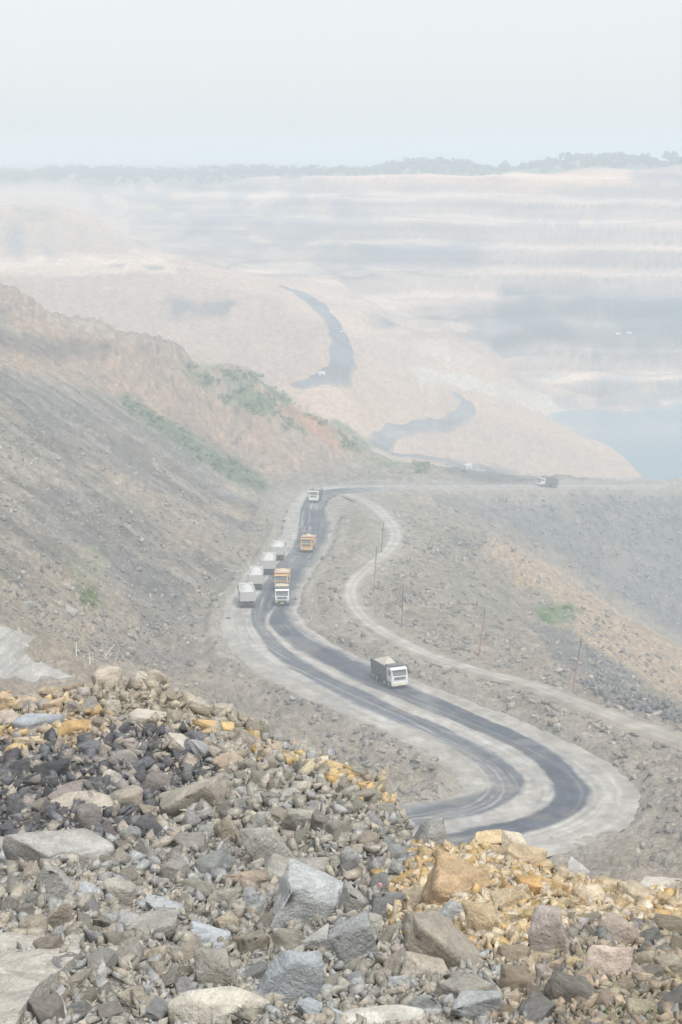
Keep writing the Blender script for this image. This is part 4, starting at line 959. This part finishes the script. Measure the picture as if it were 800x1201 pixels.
# a few slope boulders one can point to
for n, (u, v, w, c, lab) in enumerate([
    (83, 720, 17, (.36, .34, .31), 'angular grey boulder on the left slope above the mud flat'), (524, 788, 13, (.42, .39, .35), 'grey boulder beside the dirt track right of the white tipper'),
    (34, 712, 16, (.42, .40, .36), 'pale boulder at the top corner of the mud flat'), (655, 856, 11, (.44, .41, .37), 'pale boulder on the bank outside the bend'),
    (346, 706, 7, (.10, .10, .10), 'black block on the road edge beside the queue'), (258, 700, 8, (.40, .38, .34), 'grey boulder at the gully mouth by the parked trucks'),
    (760, 842, 9, (.44, .41, .37), 'pale boulder beside the track near the right edge'), (268, 728, 7, (.12, .12, .12), 'dark block on the shoulder behind the last parked truck')]):
    X, d, Z = hit(u, v); s = w * d / F
    V, Fc = hull(rock_pts('block', np.random.default_rng(1400 + n)), 0.05, 2, 0.05, n)
    o = link('boulder', mesh_np('boulder', V * np.array([s, s * 0.8, s * 0.75]), Fc, M_STONE)); o.location = (X, d, Z + s * 0.2); o.color = (*c, 1)
    o.rotation_euler = (0.1, 0.1, n * 1.3); tag(o, lab, 'boulder', 'boulders on the lower slopes')

# ------------------------------------------------------------------ trucks
def box(bm, x0, x1, y0, y1, z0, z1, bev=0.0, taper=None):
    vs = [bm.verts.new((x, y, z)) for z in (z0, z1) for x, y in ((x0, y0), (x1, y0), (x1, y1), (x0, y1))]
    if taper:
        for v in vs[4:]: v.co.x += taper[0] if v.co.x > (x0 + x1) / 2 else taper[1]; v.co.y *= taper[2]
    fs = [bm.faces.new([vs[i] for i in q]) for q in ((3, 2, 1, 0), (4, 5, 6, 7), (0, 1, 5, 4), (1, 2, 6, 5), (2, 3, 7, 6), (3, 0, 4, 7))]
    if bev:
        ed = list({e for f in fs for e in f.edges}); bmesh.ops.bevel(bm, geom=ed, offset=bev, segments=2, affect='EDGES', clamp_overlap=True)
def cyl(bm, c, r, h, axis='Y', seg=20):
    m = Matrix.Translation(c) @ (Matrix.Rotation(R(90), 4, 'X') if axis == 'Y' else Matrix.Identity(4))
    bmesh.ops.create_cone(bm, cap_ends=True, segments=seg, radius1=r, radius2=r, depth=h, matrix=m)
def prism(bm, prof, y0, y1):
    """side outline (x, z) given width"""
    a = [bm.verts.new((x, y0, z)) for x, z in prof]; b_ = [bm.verts.new((x, y1, z)) for x, z in prof]
    bm.faces.new(a[::-1] if False else a); bm.faces.new(b_[::-1]); n = len(prof)
    for i in range(n): bm.faces.new((a[i], b_[i], b_[(i + 1) % n], a[(i + 1) % n]))
    bmesh.ops.recalc_face_normals(bm, faces=bm.faces)
def part(name, mat, parent, fn, smooth=False):
    bm = bmesh.new(); fn(bm); me = bpy.data.meshes.new(name); bm.to_mesh(me); bm.free(); me.materials.append(mat)
    return link(name, me, parent)

MW = paint('white_cab_paint', (0.80, 0.80, 0.78), 0.4, 0.22); MO = paint('orange_cab_paint', (0.66, 0.40, 0.16), 0.45, 0.25)
MOB = paint('faded_orange_bed_paint', (0.58, 0.36, 0.22), 0.6, 0.3); MGB = paint('grey_bed_paint', (0.11, 0.11, 0.115), 0.6, 0.2); MDB = paint('dusty_pale_bed_paint', (0.50, 0.49, 0.47), 0.7, 0.3)
MBK = paint('black_trim', (0.03, 0.03, 0.032), 0.6, 0.25); MTY = paint('tyre_rubber', (0.035, 0.035, 0.035), 0.85, 0.35); MRM = paint('wheel_rim', (0.35, 0.35, 0.35), 0.5, 0.3)
MYP = paint('yellow_plate', (0.80, 0.62, 0.05), 0.5, 0.05); MRL = paint('red_lens', (0.5, 0.03, 0.02), 0.3, 0.1); MHL = paint('clear_lens', (0.75, 0.75, 0.72), 0.15, 0.05); MCH = paint('chassis_grey', (0.10, 0.10, 0.10), 0.7, 0.4)
mg, ntg, bg = new_mat('windscreen_glass'); bg.inputs['Base Color'].default_value = (0.17, 0.18, 0.185, 1); bg.inputs['Roughness'].default_value = 0.1; bg.inputs['Specular IOR Level'].default_value = 0.7
ML = {'sand': (0.55, 0.50, 0.42), 'coal': (0.07, 0.07, 0.075), 'tarp': (0.56, 0.55, 0.53), 'ochre': (0.60, 0.50, 0.36)}

def make_truck(label, cabm, bedm, load, load_h, dark_bumper=False, group='tipper trucks on the haul road'):
    t = bpy.data.objects.new('tipper_truck', None); C.objects.link(t); tag(t, label, 'truck', group)
    def chassis(bm):
        for y in (-0.42, 0.42): box(bm, -2.85, 4.0, y - 0.06, y + 0.06, 0.72, 1.0)
        for x in (-2.5, -1.6, -0.4, 1.2, 3.0): box(bm, x - 0.07, x + 0.07, -0.36, 0.36, 0.78, 0.95)
        box(bm, 0.1, 1.0, 0.5, 1.1, 0.55, 1.0, 0.05); box(bm, 0.1, 1.0, -1.1, -0.5, 0.55, 1.0, 0.05)
        for x in (3.05, 1.6, -1.05, -2.3): cyl(bm, (x, 0, 0.52), 0.09, 1.9)
    part('chassis', MCH, t, chassis)
    def cab(bm):
        prism(bm, [(2.45, 0.95), (4.16, 0.95), (4.25, 1.15), (4.25, 1.78), (4.02, 2.74), (3.86, 2.86), (2.5, 2.9), (2.42, 2.8)], -1.22, 1.22)
        bmesh.ops.bevel(bm, geom=list(bm.edges), offset=0.06, segments=2, affect='EDGES', clamp_overlap=True)
    cb = part('cab', cabm, t, cab)
    def scr(bm):                                    # windscreen follows the sloping front
        n = Vector((0.97, 0, 0.235)).normalized(); vs = []
        for z, hw in ((1.86, 1.06), (2.62, 0.98)):
            x = 4.25 - (z - 1.78) * 0.24 + 0.012
            for y in (-hw, hw): vs.append(Vector((x, y, z)))
        a = [bm.verts.new(vs[i]) for i in (0, 1, 3, 2)]; b_ = [bm.verts.new(vs[i] - n * 0.03) for i in (0, 1, 3, 2)]
        bm.faces.new(a); bm.faces.new(b_[::-1])
        for i in range(4): bm.faces.new((a[i], b_[i], b_[(i + 1) % 4], a[(i + 1) % 4]))
        bmesh.ops.recalc_face_normals(bm, faces=bm.faces)
    part('windscreen', mg, cb, scr)
    for y in (-1.225, 1.225):
        part('side_window', mg, cb, lambda bm: box(bm, 3.0, 3.85, y - 0.012, y + 0.012, 1.85, 2.55, 0, (-0.15, 0, 1)))
        part('door_seam', MBK, cb, lambda bm: box(bm, 2.9, 2.93, y - 0.01, y + 0.01, 1.05, 2.65))
        def mir(bm, s=math.copysign(1, y)):
            box(bm, 4.05, 4.12, s * 1.24, s * 1.46, 2.5, 2.54); box(bm, 4.02, 4.14, s * 1.36 - 0.1, s * 1.36 + 0.1, 1.95, 2.5, 0.03)
        part('mirror', MBK, cb, mir)
        part('headlight', MHL, cb, lambda bm: box(bm, 4.27, 4.35, math.copysign(0.98, y) - 0.16, math.copysign(0.98, y) + 0.16, 0.78, 0.98, 0.03))
    def gri(bm):
        for z in (1.36, 1.50, 1.64): box(bm, 4.235, 4.275, -0.85, 0.85, z - 0.045, z + 0.045)
    part('grille', MBK, cb, gri)
    part('emblem', MRM, cb, lambda bm: box(bm, 4.27, 4.295, -0.11, 0.11, 1.44, 1.58, 0.02))
    part('sun_visor', cabm, cb, lambda bm: box(bm, 4.0, 4.36, -1.1, 1.1, 2.68, 2.73))
    def wip(bm):
        for y in (-0.5, 0.35): box(bm, 4.24, 4.26, y, y + 0.6, 1.87, 1.9)
    part('wipers', MBK, cb, wip)
    part('bumper', MBK if dark_bumper else cabm, t, lambda bm: box(bm, 4.0, 4.3, -1.24, 1.24, 0.5, 1.05, 0.06))
    part('lower_air_dam', MBK, t, lambda bm: box(bm, 4.0, 4.27, -1.1, 1.1, 0.34, 0.5, 0.03))
    part('number_plate', MYP, t, lambda bm: box(bm, 4.3, 4.33, -0.28, 0.28, 0.56, 0.72))
    def bed(bm):
        box(bm, -3.05, 2.2, -1.1, 1.1, 1.15, 1.3)
        for s in (-1, 1): box(bm, -3.05, 2.2, s * 1.25 - 0.05, s * 1.25 + 0.05, 1.2, 2.75)
        box(bm, 2.15, 2.25, -1.3, 1.3, 1.15, 3.1)
        for s in (-1, 1): box(bm, -3.05, 2.2, s * 1.28 - 0.08, s * 1.28 + 0.08, 2.72, 2.84)
    bd = part('dump_bed', bedm, t, bed)
    for x in np.linspace(-2.8, 1.9, 7):
        for s in (-1, 1): part('side_rib', bedm, bd, lambda bm: box(bm, x - 0.06, x + 0.06, s * 1.34 - 0.05, s * 1.34 + 0.05, 1.25, 2.72))
    part('cab_guard', bedm, bd, lambda bm: box(bm, 2.26, 3.5, -1.25, 1.25, 3.02, 3.12, 0.02))
    tg = part('tailgate', bedm, t, lambda bm: box(bm, -3.16, -3.06, -1.28, 1.28, 1.15, 2.72, 0.02))
    def tr(bm):
        for y in (-0.9, -0.3, 0.3, 0.9): box(bm, -3.22, -3.16, y - 0.05, y + 0.05, 1.2, 2.68)
    part('tailgate_ribs', bedm, tg, tr)
    part('underrun_bar', MBK, t, lambda bm: box(bm, -3.1, -3.0, -1.15, 1.15, 0.5, 0.66))
    for y in (-0.95, 0.95): part('tail_light', MRL, t, lambda bm: box(bm, -3.13, -3.1, y - 0.16, y + 0.16, 0.72, 0.86))
    # the load: a heap with lumps
    ml = paint('load_' + load, ML[load], 0.95, 0.1); nx, ny = 40, 18
    gx, gy = np.meshgrid(np.linspace(-3.02, 2.12, nx), np.linspace(-1.19, 1.19, ny))
    env = (1 - np.abs(gy / 1.19) ** (2.2 if load == 'tarp' else 1.4)) * (1 - np.abs((gx - 0.1) / 3.2) ** (3 if load == 'tarp' else 1.5)).clip(0)
    gz = 2.6 + load_h * env * (0.75 + 0.35 * fbm(gx / 1.6, gy / 1.2, int(abs(load_h) * 100) + len(label), 3)) + (0.10 if load != 'tarp' else 0.02) * fbm(gx / 0.35, gy / 0.35, 5, 3)
    i = np.arange(nx * ny).reshape(ny, nx); q = np.stack([i[:-1, :-1], i[:-1, 1:], i[1:, 1:], i[1:, :-1]], -1).reshape(-1, 4)
    link('tarpaulin' if load == 'tarp' else 'load', mesh_np('load', np.c_[gx.ravel(), gy.ravel(), gz.ravel()], q, ml, None, True), t)
    for x in (3.05, 1.6, -1.05, -2.3):
        for s in (-1, 1):
            dual = x < 0
            def tyre(bm):
                cyl(bm, (x, s * 1.07, 0.52), 0.52, 0.3, 'Y', 24)
                if dual: cyl(bm, (x, s * 0.73, 0.52), 0.52, 0.28, 'Y', 24)
            w = part('wheel', MTY, t, tyre)
            def rim(bm):
                cyl(bm, (x, s * 1.225, 0.52), 0.3, 0.03, 'Y', 16); cyl(bm, (x, s * 1.25, 0.52), 0.12, 0.05, 'Y', 10)
            part('rim', MRM, w, rim)
    for x in (3.05, -2.3):
        for s in (-1, 1): part('mudguard', MBK, t, lambda bm: box(bm, x - 0.6, x - 0.55, s * 1.0 - 0.25, s * 1.0 + 0.25, 0.35, 1.05))
    return t

def road_at(u, v):
    """road point seen at a photo pixel: fixed-point of the sight line with the graded road height"""
    z = np.interp(v, [a[1] for a, b_, z in RD[6:28]], [z for a, b_, z in RD[6:28]])
    for _ in range(20):
        d = z * F / (v - HV); X = (u - 400) * d / F
        k = int(np.argmin((RC[:, 0] - X) ** 2 + (RC[:, 1] - d) ** 2)); z = 0.5 * z + 0.5 * (CAMZ - RC[k, 2] - 0.12)
    tg = RC[min(k + 3, NR - 1)] - RC[max(k - 3, 0)]
    return X, d, CAMZ - z, math.atan2(tg[1], tg[0]), math.atan2(tg[2], math.hypot(tg[0], tg[1]))
def place(t, u, v, away=False, yaw=0.0):
    X, d, Z, h, p = road_at(u, v)
    if away: h += math.pi; p = -p
    t.location = (X, d, Z); t.rotation_euler = (Matrix.Rotation(h + R(yaw), 3, 'Z') @ Matrix.Rotation(-p, 3, 'Y')).to_euler()
place(make_truck('white tipper with a dark bed and pale sand heap, alone on the lower road', MW, MGB, 'sand', 1.15), 455, 800, yaw=-9)
place(make_truck('white tipper leading the queue, just ahead of the orange one', MW, MGB, 'ochre', 0.35, True), 331, 706, yaw=3)
place(make_truck('orange tipper close behind the white one in the queue', MO, MOB, 'ochre', 0.75), 331, 688, yaw=3)
place(make_truck('orange tipper heaped with pale load, alone on the middle of the road', MO, MOB, 'ochre', 0.8), 361.5, 645)
place(make_truck('white tipper coming round the top bend of the haul road', MW, MGB, 'sand', 0.6), 370.5, 587, yaw=-4)
RL = ['nearest dusty white truck of the four parked nose to tail, seen from behind', 'second nearest dusty white truck of the four parked on the shoulder',
      'third dusty white truck of the parked row, beside the orange tipper', 'farthest dusty white truck of the four parked on the shoulder']
for (u, v), lab, hh in zip(((289.5, 709), (300, 688.5), (315, 671), (326, 655)), RL, (0.75, 0.9, 0.95, 0.7)):
    place(make_truck(lab, MW, MDB, 'tarp', hh, True, 'dusty trucks parked along the shoulder'), u, v, True, yaw=6)
place(make_truck('white cab truck with a dark bed driving along the far bank', MW, MGB, 'coal', 0.1), 643, 570.6, yaw=-12)

# far-off vehicles in the pit: a few pixels each
def tiny(bm):
    box(bm, -4.2, 2.0, -1.5, 1.5, 1.2, 3.2, 0.1, (0.1, -0.3, 1.1)); box(bm, 2.3, 4.2, -1.3, 1.3, 0.9, 3.2, 0.15); box(bm, -4, 4, -0.5, 0.5, 0.7, 1.1)
    for x in (3.0, -2, -3.3):
        for s in (-1, 1): cyl(bm, (x, s * 1.1, 0.6), 0.6, 0.4, 'Y', 12)
bm = bmesh.new(); tiny(bm); TM = bpy.data.meshes.new('far_truck'); bm.to_mesh(TM); bm.free(); TM.materials.append(MW)
for (u, v, yaw, lab) in [(388, 371, 1.9, 'white speck of a truck high on the dark pit road'), (400.5, 394, 1.6, 'white speck of a truck at the bend of the dark pit road'), (377, 443, 0.4, 'white speck of a truck low on the dark pit road'),
                         (725, 394, 0.1, 'left of two white specks below the dark coal seam'),
                         (738, 394, 0.1, 'right of two white specks below the dark coal seam'), (549, 551, 0.6, 'white vehicle speck behind the causeway by the pale spur')]:
    o = link('distant_truck', TM); o.scale = (0.36, 0.45, 0.55); o.location = hit(u, v); o.location.z += 0.8; o.rotation_euler = (0, 0, yaw); tag(o, lab, 'truck', 'distant vehicles in the pit')

# ------------------------------------------------------------------ marker poles and dead wood
MPR = paint('red_pole_paint', (0.34, 0.12, 0.10), 0.6, 0.3); MPD = paint('dark_pole', (0.07, 0.06, 0.06), 0.7, 0.3); MPS = paint('bleached_wood', (0.66, 0.63, 0.57), 0.8, 0.1)
def rod(P, r0, r1, seg=8):
    Vs, Fs = [], []; P = np.array(P, float); n = len(P)
    for i, p in enumerate(P):
        t = P[min(i + 1, n - 1)] - P[max(i - 1, 0)]; t /= np.linalg.norm(t); a = np.cross(t, (0, 1, 0.2)); a /= np.linalg.norm(a); b_ = np.cross(t, a); r = r0 + (r1 - r0) * i / (n - 1)
        for k in range(seg): q = 2 * math.pi * k / seg; Vs.append(p + r * (a * math.cos(q) + b_ * math.sin(q)))
    for i in range(n - 1):
        for k in range(seg): k2 = (k + 1) % seg; Fs.append((i * seg + k, i * seg + k2, (i + 1) * seg + k2, (i + 1) * seg + k))
    return Vs, Fs
for (u, v, ut, hpx, red, lab) in [(671, 808, 682, 61, 0, 'tall dark red leaning pole at the right beside the coal patch'), (561, 770, 569, 53, 1, 'red leaning pole beside the track above the bank boulder'),
                                  (471, 736, 473, 48, 2, 'dark upright pole between the track and the grey slope'), (438, 692, 442, 53, 1, 'red pole inside the bend of the dirt track'),
                                  (447, 649, 450, 36, 2, 'dark pole on the upper bend of the dirt track')]:
    X, d, Z = hit(u, v); s = d / F; L = hpx * s; dx = (ut - u) * s
    p = bpy.data.objects.new('marker_pole', None); C.objects.link(p); p.location = (X, d, Z); tag(p, lab, 'pole', 'marker poles along the dirt track')
    rr = 0.075
    at = lambda f: np.array([dx * f, 0.1 * f, L * f])
    cuts = [0, 0.34, 0.67, 1.0]
    for k in range(3):
        a, b_ = at(cuts[k]), at(cuts[k + 1])
        if k == 0: a = a - np.array([0, 0, 0.5])
        mt = MPD if red == 2 or (red == 0 and k == 2) or (red == 1 and k == 2 and hpx == 53 and u < 500) else MPR
        Vv, Ff = rod([a, (a + b_) / 2, b_], rr, rr * 0.9); link('pole_section', mesh_np('pole_section', Vv, Ff, mt, None, True), p)
    Vv, Ff = rod([at(1.0) - np.array([0, 0, 0.02]), at(1.0) + np.array([0, 0, 0.12])], rr * 1.25, rr * 0.8); link('pole_cap', mesh_np('pole_cap', Vv, Ff, MPD), p)
for (u, v, pts, lab) in [(90, 769, [(0, 0), (-1, 8), (0, 17)], 'short bleached dead stem left of its two neighbours'), (105, 778, [(0, 0), (0.5, 5), (-0.5, 11)], 'shortest bleached dead stem, in the middle of three'),
                         (123, 774, [(0, 0), (1, 5), (6, 12), (11, 18)], 'crooked bleached dead branch leaning right above the crest boulders')]:
    X, d, Z = hit(u, v); s = d / F
    st = bpy.data.objects.new('dead_branch', None); C.objects.link(st); st.location = (X, d, Z); tag(st, lab, 'branch', 'bleached dead stems above the heap')
    Vv, Ff = rod([(a * s, 0.05 * k, b_ * s - 0.2 * (k == 0)) for k, (a, b_) in enumerate(pts)], 0.13, 0.07); link('stem', mesh_np('stem', Vv, Ff, MPS, None, True), st)
    if len(pts) > 3: Vv, Ff = rod([(1 * s, 0.1, 5 * s), (-1 * s, 0.2, 9 * s)], 0.07, 0.04); link('twig', mesh_np('twig', Vv, Ff, MPS, None, True), st)

# ------------------------------------------------------------------ plants
mlf, ntl, bl = new_mat('leaves')
at = node(ntl, 'ShaderNodeAttribute', attribute_name='Col'); ntl.links.new(at.outputs['Color'], bl.inputs['Base Color']); bl.inputs['Roughness'].default_value = 0.7
def leaf_cloud(name, centres, rad, leaf, per, cols, label, flat=0.7, kind='stuff', seed=0, parent=None):
    rg = np.random.default_rng(seed); n = len(centres); N = n * per
    g = rg.normal(size=(N, 3)); g /= np.linalg.norm(g, axis=1)[:, None]; g *= rg.uniform(0.35, 1, (N, 1)) ** 0.6
    r = np.repeat(rad, per)[:, None]; P = np.repeat(centres, per, 0) + g * r * np.array([1, 1, flat]) + np.array([0, 0, 1]) * r * flat * 0.7
    a = rg.normal(size=(N, 3)); a /= np.linalg.norm(a, axis=1)[:, None]; b_ = np.cross(a, rg.normal(size=(N, 3))); b_ /= np.linalg.norm(b_, axis=1)[:, None]
    l = np.repeat(leaf, per)[:, None] * rg.uniform(0.6, 1.3, (N, 1))
    V = np.stack([P - a * l, P - b_ * l * 0.45, P + a * l, P + b_ * l * 0.45], 1).reshape(-1, 3)
    c = np.array(cols)[rg.integers(0, len(cols), N)] * rg.uniform(0.7, 1.25, (N, 1)) * np.repeat(rg.uniform(0.8, 1.2, n), per)[:, None]
    o = link(name, mesh_np(name, V, np.arange(N * 4).reshape(N, 4), mlf, np.repeat(c, 4, 0)), parent)
    if kind: tag(o, label, kind=kind)
    return o
def scrub(n, poly, seed, rad, leaf, per, cols, name, label, clump=None, flat=0.7):
    rg = np.random.default_rng(seed); P = np.array(poly); u = rg.uniform(P[:, 0].min(), P[:, 0].max(), n); v = rg.uniform(P[:, 1].min(), P[:, 1].max(), n)
    k = inpoly(u, v, poly)
    if clump: k &= vn(u / clump, v / clump * 1.5, seed) > -0.05
    H = hits(u[k], v[k]); m = len(H)
    return leaf_cloud(name, H, rg.uniform(*rad, m), np.full(m, leaf), per, cols, label, flat, seed=seed)
GR = [(0.11, 0.18, 0.055), (0.14, 0.21, 0.07), (0.17, 0.22, 0.09), (0.11, 0.16, 0.07)]
DG = [(0.065, 0.09, 0.055), (0.08, 0.11, 0.06), (0.10, 0.12, 0.07)]
scrub(1700, [(205, 428), (260, 470), (330, 500), (430, 533), (445, 533), (370, 488), (330, 458), (290, 437), (235, 428)], 501, (0.4, 1.3), 0.3, 30, GR, 'ridge_scrub', 'green scrub growing along the ridge above the bend', 14)
scrub(1900, [(148, 466), (215, 502), (308, 560), (314, 582), (270, 562), (205, 520), (142, 480)], 502, (0.3, 0.8), 0.2, 26, DG, 'bank_scrub', 'dark green strip of scrub along the top of the grey slope', 9, 0.4)
scrub(260, [(430, 535), (540, 546), (545, 555), (445, 555)], 503, (0.4, 1.1), 0.35, 30, [(0.12, 0.2, 0.06), (0.16, 0.22, 0.08)], 'causeway_scrub', 'bright green weeds behind the far bank', 16, 0.5)
scrub(420, [(632, 718), (655, 711), (678, 714), (672, 728), (650, 733), (636, 728)], 504, (0.25, 0.6), 0.16, 26, [(0.13, 0.23, 0.06), (0.16, 0.26, 0.08)], 'spur_scrub', 'bright green patch of weeds on the clay spur', 9, 0.45)
scrub(50, [(90, 690), (112, 692), (112, 712), (92, 708)], 505, (0.3, 0.7), 0.2, 30, [(0.22, 0.28, 0.06), (0.18, 0.22, 0.08)], 'slope_weeds', 'yellow green weeds on the left slope above the mud flat', None)
scrub(150, [(670, 1165), (760, 1175), (780, 1199), (650, 1199)], 506, (0.03, 0.06), 0.014, 12, [(0.12, 0.17, 0.06), (0.16, 0.19, 0.09)], 'heap_weeds', 'tiny green weeds in the soil at the bottom of the brown bank', 40)
# bushes one can tell apart on the crest
for n, (u, v, r, lab) in enumerate([(276, 443, 1.5, 'dark bush on the ridge crest left of its neighbour'), (306, 442, 1.5, 'rounded bush on the ridge crest where the tan dump meets it')]):
    X, d, Z = hit(u, v); rg = np.random.default_rng(550 + n); cen = np.array([[X, d, Z]]) + rg.normal(0, 1, (9, 3)) * np.array([r * 0.6, r * 0.6, r * 0.25])
    b0 = bpy.data.objects.new('bush', None); C.objects.link(b0); b0.location = (X, d, Z); tag(b0, lab, 'bush', 'bushes on the ridge')
    leaf_cloud('crown', cen - np.array([X, d, Z]), rg.uniform(0.4, 0.8, 9), np.full(9, 0.25), 50, GR, None, 0.9, None, 551 + n, b0)
    Vv, Ff = rod([(0, 0, -0.5), (0.1, 0, 0.4), (0.1, 0.1, 1.0)], 0.12, 0.06); link('trunk', mesh_np('trunk', Vv, Ff, MPD), b0)

# wood beyond the pit
rg = np.random.default_rng(601); n = 1000
uu = rg.uniform(-120, 930, n); dd = np.interp(uu, [-120, 0, 400, 800, 930], [1515, 1495, 1375, 1250, 1210]) + 8 + 260 * rg.uniform(0, 1, n) ** 1.6
X = (uu - 400) * dd / F; zz = ground(X, dd); hh = rg.uniform(2.4, 4.6, n) * np.interp(uu, [0, 800], [1.05, 0.72])
cl = []; rd = []
for x, y, z, h in zip(X, dd, zz, hh):
    for k in range(5): cl.append((x + rg.normal(0, h * 0.55), y + rg.normal(0, h * 0.5), z + h * rg.uniform(0.1, 1.15))); rd.append(h * rg.uniform(0.45, 0.75))
leaf_cloud('distant_wood', np.array(cl), np.array(rd), np.full(len(cl), 1.0), 32, [(0.06, 0.085, 0.06), (0.075, 0.10, 0.07), (0.085, 0.11, 0.075)], 'hazy band of trees along the far rim of the pit', 0.85, seed=602)
for k, (u, h, lab) in enumerate([(590, 9.5, 'broad tree rising above the middle of the far wood'), (665, 10.5, 'tall round tree in the far wood left of the right edge pair'), (755, 10.5, 'left tree of the pair near the right end of the far wood'), (786, 11, 'right tree of the pair near the right end of the far wood'), (305, 9, 'lone low tree at the pale left part of the far wood')]):
    d = float(np.interp(u, [0, 400, 800], [1500, 1410, 1280])) + 12; x = (u - 400) * d / F; z = float(ground(np.array([x]), np.array([d]))[0])
    h *= 0.78
    t = bpy.data.objects.new('tree', None); C.objects.link(t); t.location = (x, d, z); tag(t, lab, 'tree', 'trees on the far rim')
    rg2 = np.random.default_rng(620 + k); cen = rg2.normal(0, 1, (22, 3)) * np.array([h * 0.28, h * 0.28, h * 0.16]) + np.array([0, 0, h * 0.62])
    leaf_cloud('crown', cen, rg2.uniform(0.12, 0.24, 22) * h, np.full(22, 0.7), 40, [(0.05, 0.08, 0.035), (0.07, 0.10, 0.05)], None, 0.9, None, 640 + k, t)
    Vs, Fs = [], []
    for P_, a, b_ in [([(0, 0, -0.5), (0.1, 0, h * 0.3), (0, 0.1, h * 0.6)], 0.4, 0.2)] + [([(0, 0, h * 0.3), (math.cos(q) * h * 0.15, math.sin(q) * h * 0.15, h * 0.5), (math.cos(q) * h * 0.28, math.sin(q) * h * 0.28, h * 0.7)], 0.18, 0.06) for q in (0.3, 2.2, 4.4)]:
        v1, f1 = rod(P_, a, b_, 6); Fs += [tuple(i + len(Vs) for i in f) for f in f1]; Vs += v1
    link('trunk', mesh_np('trunk', Vs, Fs, MPD), t)

# ------------------------------------------------------------------ haze
mh = bpy.data.materials.new('haze_air'); mh.use_nodes = True; nh = mh.node_tree; nh.nodes.clear()
ho = nh.nodes.new('ShaderNodeOutputMaterial'); pv = nh.nodes.new('ShaderNodeVolumePrincipled')
pv.inputs['Color'].default_value = (0.83, 0.925, 1.0, 1); pv.inputs['Density'].default_value = HAZE; pv.inputs['Anisotropy'].default_value = 0.0
nh.links.new(pv.outputs[0], ho.inputs['Volume'])
bm = bmesh.new(); box(bm, -40000, 40000, -300, 9800, CAMZ - 175, CAMZ + 16)
bmesh.ops.recalc_face_normals(bm, faces=bm.faces)
me = bpy.data.meshes.new('haze'); bm.to_mesh(me); bm.free(); me.materials.append(mh)
tag(link('haze', me), 'pale dusty haze filling the pit', kind='stuff')
print('TRIS', sum(len(m.loops) - 2 * len(m.polygons) for m in bpy.data.meshes), 'GRID', ND, NU)
